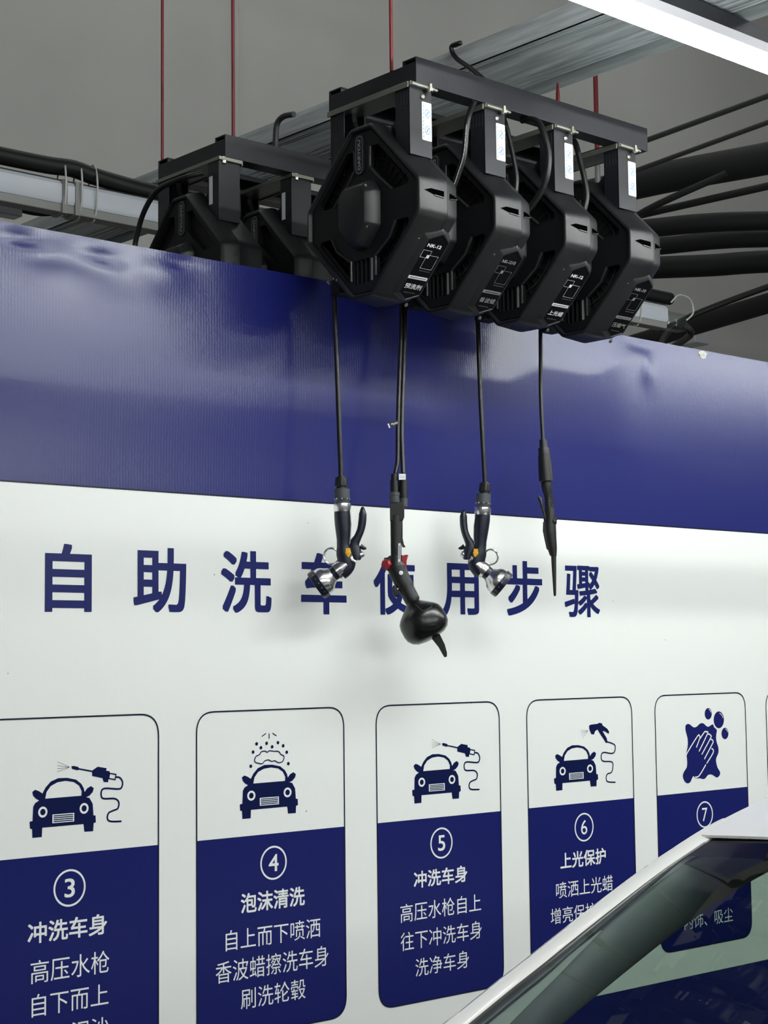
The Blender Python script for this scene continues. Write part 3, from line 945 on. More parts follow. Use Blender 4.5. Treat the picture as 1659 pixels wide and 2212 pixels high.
    mt = mb.build('mounting_bar', M['zinc'], root, bevel=0.001)
    for y in (-0.163, 0.150):
        MB().lathe((0.020, y, ht + 0.012), (0, 0, -1), [(0, 0.006), (0.012, 0.006), (0.012, 0.009), (0.019, 0.009), (0.021, 0.005)], 6).build('bolt', M['bolt'], mt)
    # outlet with two guide rollers at the lower back
    mb = MB().box((-0.028, 0.13, -0.178), (0.028, 0.168, -0.135))
    mb.build('hose_outlet', M['plastic2'], root, bevel=0.004)
    for xx in (-0.033, -0.026):
        MB().lathe((-0.062, 0.095 + (xx + 0.033) * 5, -0.155), (-1, 0, 0), [(0, 0.004), (0.005, 0.004), (0.006, 0.002)], 8).build('screw', M['bolt'], root)
    return root


REELS = [('NK-12', '预洗剂', True, 'black hose reel marked NK-12 with bright white lettering, leftmost of the front rack'),
         ('NK-1210', '香波蜡', False, 'black hose reel marked NK-1210, above the two joined hoses of the foam gun'),
         ('NK-12', '上光蜡', True, 'black hose reel marked NK-12, third from the left on the front rack'),
         ('NK-10', '压缩气', False, 'black hose reel marked NK-10, at the right end of the front rack')]
reels = [make_reel(c, t, b, l, i, 'hose reels on the front rack') for i, (c, t, b, l) in enumerate(REELS)]

REAR = [(0, 'black hose reel half hidden behind the banner at the left end of the rear rack'),
        (1, 'black hose reel behind the banner, between the left rear reel and the big front reel'),
        ]
DY = 0.787
for i, l in REAR:
    c = copy_tree(reels[3])
    c.location = (REEL_C[0] + PITCH_X * i, REEL_C[1] + DY, REEL_C[2])
    c.rotation_euler = (0, 0, PI)
    c['label'] = l
    c['group'] = 'hose reels on the rear rack'


# ================================================================ the two racks
def make_rack(dy, label):
    y0, y1, x0, x1, z0, z1 = -0.447 + dy, -0.113 + dy, 2.700, 3.579, RACK_Z, RACK_Z + 0.066
    root = thing('reel_rack', label, 'rack', ((x0 + x1) / 2, (y0 + y1) / 2, RACK_Z), 0, 'steel reel racks')
    off = root.location.copy()
    t = 0.004
    for ya, yb, lip in ((y0, y0 + 0.05, 1), (y1, y1 - 0.05, -1)):
        mb = MB()
        def bx(a, b, c, d):
            mb.box((x0, min(a, b), c), (x1, max(a, b), d))
        bx(ya, ya + lip * t, z0, z1)
        bx(ya + lip * t, yb, z0, z0 + t)
        bx(ya + lip * t, yb, z1 - t, z1)
        bx(yb - lip * t, yb, z1 - 0.016, z1 - t)
        mb.build('long_channel', M['steel'], root, off, smooth=0, bevel=0.0012)
    for xa, s in ((x0, 1), (x1, -1)):
        mb = MB()
        def by(a, b, c, d, e=0.0):
            mb.box((min(a, b), y0 + t + e, c), (max(a, b), y1 - t - e, d))
        by(xa, xa + s * t, z0 + t, z1 - 0.013)
        by(xa + s * t, xa + s * 0.045, z0 + t, z0 + 2 * t)
        mb.build('end_channel', M['steel'], root, off, smooth=0, bevel=0.0012)
    return root


make_rack(0.0, 'front black steel channel rack carrying four hose reels above the banner')
make_rack(DY, 'rear black steel channel rack behind the banner, lower left of the front one')

for x, y, z0_, z1_, l in ((2.70, 0.652, 3.165, 7.6, 'thin red hanger rod at the far left corner of the rear rack'),
                          (2.746, 0.365, 3.165, 7.6, 'thin red hanger rod by the raised front corner of the rear rack'),
                          (2.70, -0.357, 3.152, 7.6, 'thin red hanger rod in the upper middle above the front rack')):
    o = MB().tube([(x, y, z0_), (x, y, z1_)], 0.0045, 8).build('hanger_rod', M['red'], off=(x, y, z0_))
    tag(o, l, 'hanger rod', 'red hanger rods')

# ================================================================ overhead tray, pipes, ducts
tx0, tx1, tz = 3.306, 3.60, 3.40
root = thing('cable_tray', 'wide galvanised cable tray crossing above the reel racks', 'cable tray', ((tx0 + tx1) / 2, 2.0, tz))
off = root.location.copy()
mb = MB()
mb.box((tx0, -2.6, tz), (tx1 - 0.04, 4.99, tz + 0.003))
mb.box((tx0, -2.6, tz), (tx0 + 0.003, 4.99, tz + 0.067))
mb.box((tx1 - 0.003, -2.6, tz - 0.022), (tx1, 4.99, tz + 0.067))
mb.box((tx1 - 0.043, -2.6, tz), (tx1 - 0.040, 4.99, tz + 0.022))
mb.box((tx1 - 0.043, -2.6, tz + 0.02), (tx1, 4.99, tz + 0.023))
mb.build('tray_body', M['galv'], root, off, smooth=0)
mb = MB()
for k, xx in enumerate((0.012, 0.030, 0.042, 0.165, 0.195, 0.222, 0.240)):
    mb.box((tx0 + xx, -2.6, tz - 0.004), (tx0 + xx + (0.004 if k % 2 else 0.008), 4.99, tz))
mb.build('pressed_rib', M['galv'], root, off, smooth=0)

for k, (xa, ya, xb, yb, z, r, l) in enumerate(((5.92, 5.0, 5.165, -1.9, 3.9, 0.012, 'upper of the two thin dark pipes right of the front rack'),
                                               (6.30, 5.0, 5.36, -1.8, 3.9, 0.011, 'lower of the two thin dark pipes right of the front rack'))):
    o = MB().tube([(xa, ya, z), (xb, yb, z)], r, 10).build('conduit_pipe', M['darkpipe'], off=((xa + xb) / 2, (ya + yb) / 2, z))
    tag(o, l, 'pipe', 'thin conduit pipes')
root = thing('sprinkler_pipe', 'thick vertical red pipe behind the right part of the front rack', 'pipe', (5.62, 1.5, 3.6))
MB().tube([(5.62, 1.5, 3.93), (5.62, 1.5, 7.6)], 0.011, 10).build('pipe', M['red'], root, root.location)
MB().tube([(5.62, 1.5, 3.55), (5.62, 1.5, 3.93)], 0.013, 10).build('grey_sleeve', M['greypaint'], root, root.location)
o = MB().tube([(6.178, 4.975, 3.0), (6.178, 4.975, 7.6)], 0.018, 10).build('wall_conduit', M['wall'], off=(6.178, 4.975, 3.0))
tag(o, 'pale vertical conduit on the far wall right of the second red rod', 'pipe')

# ================================================================ hoses with spray guns
hose_r = 0.0066
H1 = [(2.71, -0.116, 2.66), (2.711, -0.118, 2.55), (2.713, -0.122, 2.42), (2.714, -0.127, 2.28), (2.716, -0.130, 2.150)]
H2 = [(2.968, -0.099, 2.66), (2.960, -0.101, 2.55), (2.945, -0.108, 2.42), (2.930, -0.118, 2.30), (2.920, -0.126, 2.215)]
H3 = [(3.226, -0.118, 2.66), (3.227, -0.119, 2.56), (3.228, -0.122, 2.42), (3.230, -0.127, 2.28), (3.2327, -0.130, 2.166)]
H4 = [(3.484, -0.115, 2.66), (3.480, -0.117, 2.55), (3.472, -0.122, 2.44), (3.4689, -0.130, 2.312)]


def drop_hose(paths, label, rads):
    root = thing('drop_hose', label, 'hose', paths[0][-1], 0, 'hoses hanging from the front reels')
    off = root.location.copy()
    for p, r in zip(paths, rads):
        MB().tube(smooth_path(p, 6), r, 12).build('hose_line', M['hose'], root, off)
    return root


drop_hose([H1], 'black hose ending in the left navy and chrome spray gun', [hose_r])
hb = [Vector((0.006, -0.004, 0)), Vector((-0.006, 0.004, 0))]
ra = [Vector(p) + hb[0] * 0.7 for p in H2]
rb = [Vector(p) + hb[1] * 0.7 for p in H2]
ra += [Vector((2.921, -0.139, 2.176))]
ra[-2] += Vector((0.003, -0.002, 0))
rb += [Vector((2.904, -0.124, 2.176))]
h2 = drop_hose([ra, rb], 'pair of black hoses running side by side down to the foam gun', [0.0062, 0.0062])
mb = MB()
vx = Vector((cyw, -syw, 0))
vn = Vector((-syw, -cyw, 0))
c = Vector((2.9155, -0.128, 2.316)) + vn * 0.012
ax = (vx * -0.93 + Vector((0, 0, -0.36))).normalized()
bx_ = Vector((0, 0, 1)) - ax * ax.z
bx_.normalize()
q = [c + ax * a + bx_ * b for a, b in ((0, -0.006), (0.028, -0.006), (0.028, 0.006), (0, 0.006))]
mb.add(q, [(0, 1, 2, 3)], 0)
q2 = [c + ax * a + bx_ * b + vn * 0.0006 for a, b in ((0.0245, -0.006), (0.0280, -0.006), (0.0280, 0.006), (0.0245, 0.006))]
mb.add(q2, [(0, 1, 2, 3)], 1)
add_text(mb, '气/Air', 0.002, 0.021, -0.003, 0.0035, lambda p: c - ax * (p[0] - 0.022) + bx_ * p[1] + vn * 0.0007, 0.02, 1)
mb.build('hose_tag', [M['matte'], M['print_white']], h2, h2.location, smooth=0, recalc=False)
drop_hose([H3], 'black hose ending in the right navy and chrome spray gun', [hose_r])
drop_hose([H4], 'black hose ending in the slim black blow gun', [0.0060])


def spray_gun(anchor, mir, tilt, label):
    k = 0.0011758 / 3.95 * (1 if mir > 0 else 1.01)
    root = thing('spray_gun', label, 'spray gun', anchor, -YAW, 'navy and chrome spray guns')
    ct, s_t = math.cos(tilt), math.sin(tilt)

    def g(x, y, d=0.0):
        a, b = (x - 533) * k * mir, -(y - 590) * k
        return Vector((a * ct - b * s_t, -d, a * s_t + b * ct))

    dn = (g(0, 1) - g(0, 0)).normalized()
    # knurled nut
    mb = MB()
    rings = []
    for d, r in ((-8, 28), (4, 34), (6, 47), (12, 50), (76, 52), (86, 50), (88, 44), (108, 44)):
        rr = []
        for j in range(32):
            a = 2 * PI * j / 32
            rad = r * k * (1.06 if (j % 4 < 2 and 15 < d < 80) else 1.0)
            p = g(533, 590 + d)
            rr.append(p + Vector((math.cos(a) * rad * ct, math.sin(a) * rad, math.cos(a) * rad * s_t)))
        rings.append(rr)
    mb.loft(rings).build('hose_nut', M['matte'], root, smooth=18)
    mb = MB().lathe(g(540, 694), dn, [(0, 60 * k), (3 * k, 67 * k), (85 * k, 67 * k), (92 * k, 62 * k), (128 * k, 60 * k)], 24)
    cpl = mb.build('quick_coupling', M['greycoup'], root)
    mb = MB()
    for j in range(5):
        a = -PI / 2 + (j - 2) * 0.75
        p = g(540 + 64 * math.cos(a + PI / 2 - PI / 2), 782, -64 * k * math.sin(a))
        mb.lathe(p, (math.cos(a) * mir, math.sin(a), -0.3), [(0, 9 * k), (4 * k, 7 * k), (5 * k, 2 * k)], 3)
    mb.build('grip_stud', M['print_white'], cpl)
    MB().lathe(g(540, 818), dn, [(0, 66 * k), (4 * k, 75 * k), (14 * k, 76 * k), (50 * k, 74 * k), (72 * k, 70 * k)], 28).build('chrome_collar', M['chrome'], root)
    # grip and body, one lofted shape
    pts = [(541, 872), (541, 930), (544, 1000), (548, 1060), (549, 1130), (549, 1185), (556, 1240), (572, 1300), (572, 1345), (548, 1385), (520, 1408)]
    ra_ = [70, 71, 69, 66, 59, 58, 72, 78, 74, 70, 66]
    rd_ = [66, 66, 64, 61, 56, 55, 58, 60, 60, 62, 62]
    sm = smooth_path([g(x, y) for x, y in pts], 4)
    def ip(L_):
        return [L_[min(int(i / 4), len(L_) - 1)] * (1 - (i % 4) / 4) + L_[min(int(i / 4) + 1, len(L_) - 1)] * ((i % 4) / 4) for i in range(len(sm))]
    MB().tube(sm, [r * k for r in ip(rd_)], 20, rad2=[r * k for r in ip(ra_)], side=(0, 1, 0)).build('grip', M['navyplastic'], root, smooth=60)
    MB().tube([g(603, 850, 30 * k), g(613, 1000, 24 * k), g(607, 1100, 20 * k), g(600, 1175, 22 * k)], 5 * k, 8).build('chrome_strip', M['chrome'], root)
    # spray head
    base = g(560, 1362)
    axd = (g(345, 1500) - g(470, 1412)).normalized()
    MB().lathe(g(575, 1340), axd, [(0, 60 * k), (60 * k, 68 * k), (62 * k, 72 * k), (110 * k, 74 * k), (112 * k, 66 * k)], 28).build('chrome_band', M['chrome'], root)
    MB().lathe(g(500, 1392), axd, [(0, 62 * k), (70 * k, 60 * k)], 24).build('barrel', M['navyplastic'], root)
    h0 = g(452, 1424)
    MB().lathe(h0, axd, [(0, 62 * k), (6 * k, 70 * k), (30 * k, 84 * k), (52 * k, 106 * k), (76 * k, 118 * k), (118 * k, 121 * k), (122 * k, 116 * k)], 36).build('chrome_bell', M['chrome'], root)
    mb = MB()
    rings = []
    a_ = Vector((0, 1, 0))
    b_ = axd.cross(a_)
    for d, r in ((112, 110), (114, 127), (164, 127), (176, 120), (178, 100), (170, 95)):
        rings.append([h0 + axd * d * k + (a_ * math.cos(2 * PI * j / 48) + b_ * math.sin(2 * PI * j / 48)) * r * k * (1.03 if (j % 4 < 2 and r > 118) else 1) for j in range(48)])
    face = mb.loft(rings).build('pattern_dial', M['navyplastic'], root)
    mb = MB()
    for j in range(5):
        a = -PI / 2 + (j - 2) * 0.36
        p = h0 + axd * 138 * k + (-a_ * math.cos(a + PI / 2) + b_ * math.sin(a + PI / 2)) * 129 * k
        mb.lathe(p, p - (h0 + axd * 138 * k), [(0, 5 * k), (2 * k, 5 * k)], 6)
    mb.build('dial_mark', M['print_grey'], face)
    # finger ring
    MB().tube([g(444 + 64 * math.cos(a), 1268 + 68 * math.sin(a)) for a in [2 * PI * j / 40 for j in range(40)]], 16 * k, 10, rad2=10 * k, closed=True, side=(0, 1, 0)).build('finger_ring', M['chrome'], root)
    # trigger
    tp = [(713, 850), (714, 912), (708, 985), (694, 1050), (668, 1110), (640, 1160), (636, 1210), (652, 1270), (655, 1305)]
    tw = [10, 34, 35, 33, 34, 44, 62, 52, 36]
    sm = smooth_path([g(x, y) for x, y in tp], 3)
    wr = [tw[min(int(i / 3), 8)] * (1 - (i % 3) / 3) + tw[min(int(i / 3) + 1, 8)] * ((i % 3) / 3) for i in range(len(sm))]
    mb = MB().tube(sm, [min(w, 30) * k * 1.3 for w in wr], 14, rad2=[w * k for w in wr], side=(0, 1, 0))
    mb.tube([g(690, 1185), g(722, 1204), g(742, 1206)], [24 * k, 16 * k, 8 * k], 10)
    tg = mb.build('trigger', M['navyplastic'], root, smooth=60)
    # flow button and lock
    MB().lathe(g(588, 1243, 62 * k), (0, -1, 0), [(-16 * k, 24 * k), (0, 25 * k), (5 * k, 20 * k), (7 * k, 4 * k)], 16).build('flow_button', M['yellow'], root).scale = (1, 1, 1)
    MB().prism([(p[0], p[1]) for p in round_poly([(566, 1205), (608, 1205), (606, 1265), (590, 1285), (572, 1262)], 10, 3)], lambda p: g(p[0], p[1], 66 * k), lambda p: g(p[0], p[1], 40 * k)).build('flow_button', M['yellow'], root, bevel=0.001)
    MB().lathe(g(640, 1290), g(720, 1245) - g(640, 1290), [(0, 20 * k), (34 * k, 20 * k), (36 * k, 26 * k), (78 * k, 27 * k), (86 * k, 22 * k), (92 * k, 8 * k)], 20).build('adjust_knob', M['chrome'], root)
    MB().tube([g(612, 1280, 50 * k), g(622, 1305, 55 * k), g(645, 1322, 50 * k)], 13 * k, 10).build('hinge_pin', M['chrome'], root)
    return root


spray_gun((2.7159, -0.130, 2.1483 + 0.012), 1, 0.0, 'navy and chrome spray gun on the left hose, nozzle pointing down left')
spray_gun((3.2328, -0.130, 2.1675 + 0.010), -1, -0.07, 'navy and chrome spray gun on the right hose, nozzle pointing down right')

# foam gun
k = 0.0012119 / 3.95
anc = Vector((2.9108, -0.130, 2.1604))
root = thing('foam_gun', 'black foam gun with a round bottle and red trigger', 'foam gun', anc, -YAW)


def fg(x, y, d=0.0):
    return Vector(((x - 1015) * k, -d, -(y - 632) * k))


dn = Vector((0, 0, -1))
for x, y0, y1, r, ry in ((985, 560, 735, 30, 772), (1060, 560, 775, 27, 812)):
    MB().lathe(fg(x, y0), dn, [(0, r * 0.6 * k), (8 * k, r * k), (60 * k, (r + 3) * k), (62 * k, (r + 8) * k), ((y1 - y0) * k, (r + 10) * k)], 16).build('hose_fitting', M['matte'], root)
    MB().lathe(fg(x, ry - 46), dn, [(0, 44 * k), (4 * k, 49 * k), (30 * k, 49 * k), (33 * k, 46 * k), (60 * k, 46 * k), (63 * k, 49 * k), (88 * k, 48 * k)] if x < 1000 else [(0, 30 * k), (3 * k, 34 * k), (84 * k, 34 * k), (90 * k, 28 * k)], 20).build('grey_collar', M['greycoup'], root)
mb = MB()
mb.loft([[fg(x, y, d * k) for x, y, d in ((942, yy, 42), (1066 - sl, yy, 42), (1066 - sl, yy, -42), (942, yy, -42))] for yy, sl in ((815, 0), (940, 2), (970, 16))])
mb.loft([[fg(x, y, d * k) for x, y, d in ((945, yy, 34), (975, yy, 46), (1010, yy, 46), (1046 - sl, yy, 30), (1046 - sl, yy, -40), (945, yy, -40))] for yy, sl in ((920, 0), (1100, 6), (1200, 10), (1290, 12))])
mb.build('lance_body', M['matte'], root, smooth=30, bevel=0.0015)
MB().prism([(1040, 960), (1050, 960), (1048, 1120), (1058, 1170), (1072, 1196), (1045, 1196), (1032, 1150)], lambda p: fg(p[0], p[1], 14 * k), lambda p: fg(p[0], p[1], -14 * k)).build('latch', M['matte'], root, bevel=0.0008)
mb = MB().flat([[(1010, 1165), (1030, 1163), (1026, 1320), (1006, 1322)]], lambda p: fg(p[0], p[1], 47.5 * k), 0)
mb.flat([[(1015, 1185), (1024, 1185), (1021, 1300), (1012, 1300)]], lambda p: fg(p[0], p[1], 49 * k), 1)
mb.build('gun_label', [M['sticker'], M['print_grey']], root, smooth=0, recalc=False)
sm = smooth_path([fg(x, y) for x, y in ((985, 1265), (990, 1330), (1005, 1400), (1040, 1480), (1085, 1570), (1135, 1670))], 4)
MB().tube(sm, [r * k for r in [50] * 5 + [58] * 5 + [56] * 5 + [54] * 5 + [46]], 16, rad2=[r * k for r in [60] * 5 + [80] * 5 + [76] * 5 + [66] * 5 + [50]], side=(0, 1, 0)).build('gun_body', M['matte'], root, smooth=60)
MB().prism([(900, 1285), (980, 1262), (985, 1380), (915, 1400)], lambda p: fg(p[0], p[1], 34 * k), lambda p: fg(p[0], p[1], -34 * k)).build('valve_block', M['matte'], root, bevel=0.003)
rings = []
ax = Vector((-0.6, -0.75, -0.1)).normalized()
a_ = ax.orthogonal().normalized()
b_ = ax.cross(a_)
o_ = fg(925, 1338)
for d, r in ((-20, 38), (0, 42), (34, 44), (48, 38), (52, 14)):
    rings.append([o_ + ax * d * k + (a_ * math.cos(2 * PI * j / 32) + b_ * math.sin(2 * PI * j / 32)) * r * k * (1.06 if j % 4 < 2 else 0.98) for j in range(32)])
MB().loft(rings).build('red_knob', M['redplastic'], root)
mb = MB().prism([(1035, 1275), (1060, 1262), (1095, 1260), (1080, 1310), (1076, 1370), (1080, 1440), (1062, 1445), (1040, 1400), (1030, 1340)], lambda p: fg(p[0], p[1], 24 * k), lambda p: fg(p[0], p[1], -24 * k))
mb.build('red_trigger', M['redplastic'], root, bevel=0.0015)
MB().lathe(fg(1030, 1416, 66 * k), (0, -1, 0), [(-12 * k, 18 * k), (0, 18 * k), (1 * k, 15 * k)], 16).build('round_badge', M['sticker'], root)
mb = MB().tube([fg(975, 1520, 20 * k), fg(980, 1570, 24 * k), fg(985, 1610, 20 * k), fg(1010, 1615, 10 * k)], [16 * k, 24 * k, 20 * k, 8 * k], 10)
mb.lathe(fg(1000, 1550, 40 * k), (0, -1, 0), [(-20 * k, 10 * k), (8 * k, 8 * k)], 10, 1)
mb.build('hose_barb', [M['matte'], M['bolt']], root)
bax = Vector((0.46, -0.10, -0.86)).normalized()
bo = fg(1108, 1640)
prof = [(0, 36), (20, 50), (46, 72), (84, 120), (122, 166), (152, 190), (196, 201), (262, 203), (306, 194), (342, 168), (366, 128), (378, 70), (378, 2)]
bt = MB().lathe(bo, bax, [(d * k, r * k) for d, r in prof], 40).build('foam_bottle', M['bottle'], root, smooth=60)
# molded shoulder panel outline
v0 = Vector((0, -1, 0)) - bax * bax.dot(Vector((0, -1, 0)))
v0.normalize()
v1 = bax.cross(v0)
def bp(d, ang):
    for (d0, r0), (d1, r1) in zip(prof, prof[1:]):
        if d0 <= d <= d1:
            r = r0 + (r1 - r0) * (d - d0) / (d1 - d0)
            break
    return bo + bax * d * k + (v0 * math.cos(ang) + v1 * math.sin(ang)) * (r + 2) * k
sgn = 1 if (v1.x > 0) else -1
mb = MB().tube([bp(60, 0.35 * sgn), bp(90, 0.42 * sgn), bp(120, 0.62 * sgn), bp(146, 0.80 * sgn), bp(160, 0.62 * sgn), bp(166, 0.3 * sgn), bp(150, 0.18 * sgn), bp(110, 0.15 * sgn), bp(70, 0.12 * sgn)], 2.6 * k, 6)
mb.build('molded_line', M['greycoup'], bt)
sp0 = fg(1345, 1985)
MB().loft([[fg(1285, 1975, 14 * k), fg(1350, 1930, 14 * k), fg(1350, 1930, -14 * k), fg(1285, 1975, -14 * k)],
           [fg(1340, 2045, 10 * k), fg(1392, 2020, 10 * k), fg(1392, 2020, -10 * k), fg(1340, 2045, -10 * k)],
           [fg(1372, 2105, 8 * k), fg(1411, 2092, 8 * k), fg(1411, 2092, -8 * k), fg(1372, 2105, -8 * k)],
           [fg(1388, 2132, 7 * k), fg(1410, 2126, 7 * k), fg(1410, 2126, -7 * k), fg(1388, 2132, -7 * k)]]).build('fan_nozzle', M['matte'], root, smooth=30, bevel=0.0008)
mb = MB().box((fg(1022, 0).x, -0.014, fg(0, 622).z), (fg(1080, 0).x, -0.0125, fg(0, 572).z))
add_text(mb, 'Water', fg(1028, 0).x, fg(1074, 0).x, fg(0, 606).z, fg(0, 590).z, lambda p: (p[0], -0.0146, p[1]), 0.0, 1)
mb.build('white_tag', [M['sticker'], M['sticker_ink']], root, smooth=0, recalc=False)

# blow gun
k = 0.0013182 / 5.267
anc = Vector((3.4689, -0.130, 2.3142))
root = thing('blow_gun', 'slim black air blow gun on the rightmost hose', 'blow gun', anc, -YAW)


def ag(x, y, d=0.0):
    return Vector(((x - 1110) * k, -d, -(y - 262) * k))


ad = (ag(1138, 745) - ag(1110, 265)).normalized()
MB().lathe(ag(1110, 258), ad, [(0, 28 * k), (2 * k, 42 * k), (95 * k, 48 * k), (97 * k, 62 * k), (104 * k, 64 * k), (180 * k, 68 * k), (184 * k, 72 * k), (300 * k, 78 * k), (440 * k, 82 * k), (478 * k, 83 * k), (482 * k, 78 * k), (484 * k, 60 * k)], 28).build('rubber_sleeve', M['matte'], root, smooth=40)
pts = [(1137, 740), (1140, 800), (1150, 860), (1160, 920), (1166, 1000), (1172, 1080), (1176, 1150), (1172, 1230), (1170, 1320), (1180, 1420), (1190, 1500), (1200, 1580)]
rad = [58, 58, 52, 46, 50, 54, 58, 66, 70, 62, 54, 38]
sm = smooth_path([ag(x, y) for x, y in pts], 3)
rr = [rad[min(i // 3, 11)] * (1 - (i % 3) / 3) + rad[min(i // 3 + 1, 11)] * ((i % 3) / 3) for i in range(len(sm))]
bd = MB().tube(sm, [r * k * 0.8 for r in rr], 16, rad2=[r * k for r in rr], side=(0, 1, 0)).build('handle', M['matte'], root, smooth=60)
mb = MB()
for j in range(11):
    y = 790 + j * 24
    x = 1160 + j * 2.4
    mb.tube([ag(x - 4, y, 44 * k), ag(x + 26, y, 34 * k), ag(x + 38, y, 12 * k)], 5 * k, 6)
mb.build('grip_rib', M['matte'], bd)
MB().tube([ag(1042, 900), ag(1062, 930), ag(1080, 1000), ag(1100, 1080), ag(1116, 1150), ag(1126, 1200)], [8 * k, 15 * k, 14 * k, 14 * k, 16 * k, 20 * k], 10, rad2=[6 * k, 26 * k, 20 * k, 18 * k, 20 * k, 26 * k], side=(0, 1, 0)).build('lever', M['matte'], root)
mb = MB().lathe(ag(1196, 1200), (0.8, -0.6, 0), [(-20 * k, 40 * k), (20 * k, 44 * k), (40 * k, 36 * k), (50 * k, 10 * k)], 20)
mb.box(tuple(ag(1180, 1180, -25 * k)), tuple(ag(1256, 1146, 30 * k)))
mb.build('valve_knob', M['matte'], root, smooth=40, bevel=0.001)
MB().tube([ag(1108, 1200), ag(1104, 1300), ag(1122, 1400), ag(1140, 1500), ag(1160, 1530)], [16 * k, 18 * k, 18 * k, 16 * k, 8 * k], 10).build('trigger_guard', M['matte'], root)
MB().lathe(ag(1203, 1560), ag(1209, 2045) - ag(1203, 1560), [(0, 36 * k), (28 * k, 34 * k), (32 * k, 30 * k), (200 * k, 25 * k), (430 * k, 17 * k), (470 * k, 14 * k), (482 * k, 6 * k)], 16).build('nozzle', M['matte'], root, smooth=40)

# ================================================================ feed hoses above the reels
FEED = [([(2.85, -0.4965, 3.0728), (2.85, -0.471, 3.0299), (2.85, -0.4577, 2.9506), (2.85, -0.4386, 2.9079), (2.85, -0.405, 2.860), (2.82, -0.36, 2.82)], 0.0075, 'black feed hose with white printing curving down behind the first reel', True),
        ([(3.10, -0.420, 3.095), (3.10, -0.4568, 3.0884), (3.10, -0.4835, 3.068), (3.10, -0.5047, 3.0187), (3.10, -0.5123, 2.9696), (3.10, -0.4973, 2.9125), (3.10, -0.4601, 2.87), (3.09, -0.40, 2.82)], 0.0085, 'thick bowed black feed hose between the second and third front reels', False),
        ([(3.36, -0.350, 3.11), (3.36, -0.3704, 3.1038), (3.36, -0.3876, 3.0494), (3.36, -0.4043, 2.9849), (3.36, -0.4083, 2.9306), (3.35, -0.38, 2.84)], 0.0080, 'black feed hose dropping between the third and fourth front reels', False),
        ([(3.06, -0.39, 3.11), (3.06, -0.4047, 3.0658), (3.06, -0.4175, 3.0183), (3.06, -0.4279, 2.975), (3.06, -0.4348, 2.9225), (3.06, -0.42, 2.85)], 0.0065, 'thin black feed hose tight behind the second front mounting post', False),
        ([(2.66, 0.39, 3.058), (2.62, 0.4316, 3.0448), (2.61, 0.5349, 3.0346), (2.605, 0.5938, 2.9934), (2.605, 0.6343, 2.9339), (2.605, 0.6486, 2.86), (2.62, 0.60, 2.70)], 0.0078, 'black feed hose arching down left of the rear rack', False),
        ([(2.90, 0.2825, 3.2494), (2.90, 0.3316, 3.2552), (2.90, 0.362, 3.2383), (2.90, 0.3691, 3.1784), (2.90, 0.37, 3.166)], 0.0085, 'dark grey conduit elbow rising from the rear rack beam', False),
        ([(3.29, 0.02, 3.47), (3.28, -0.0131, 3.4656), (3.275, 0.0195, 3.4622), (3.28, 0.0067, 3.4268), (3.28, -0.0624, 3.3705), (3.27, -0.20, 3.25), (3.27, -0.30, 3.17)], 0.0070, 'black cable bent over the edge of the galvanised tray', False)]
for pts, r, l, printed in FEED:
    c0 = Vector(pts[-1])
    if printed:
        root = thing('feed_hose', l, 'hose', c0, 0, 'feed hoses and cables above the racks')
        MB().tube(smooth_path(pts, 6), r, 12).build('hose_line', M['rubber'], root, c0)
        mb = MB()
        P3 = smooth_path(pts, 6)
        for j in range(7, len(P3) - 6):
            a, b = P3[j], P3[j + 1]
            nv = (Vector((-0.75, -0.66, 0))).normalized()
            t = (b - a).normalized()
            w_ = t.cross(nv).normalized() * 0.0009
            nn = w_.cross(t).normalized()
            if nn.dot(nv) < 0:
                nn = -nn
            for t0, t1 in ((0.05, 0.2), (0.3, 0.42), (0.5, 0.7), (0.78, 0.92)):
                aa, bb = a + (b - a) * t0 + nn * (r + 0.0004), a + (b - a) * t1 + nn * (r + 0.0004)
                mb.add([aa - w_, bb - w_, bb + w_, aa + w_], [(0, 1, 2, 3)])
        mb.build('printed_marking', M['print_white'], root, c0, smooth=0, recalc=False)
    else:
        o = MB().tube(smooth_path(pts, 6), r, 12).build('feed_hose', M['rubber'] if 'grey' not in l else M['darkpipe'], off=c0)
        tag(o, l, 'hose', 'feed hoses and cables above the racks')

# short red rod between the rack and the tray
o = MB().tube([(3.562, -0.13, 3.165), (3.562, -0.13, 3.345), (3.562, -0.13, 3.378)], [0.006, 0.006, 0.003], 8).build('hanger_rod', M['red'], off=(3.562, -0.13, 3.165))
tag(o, 'short red hanger stub between the front rack and the galvanised tray', 'hanger rod', 'red hanger rods')

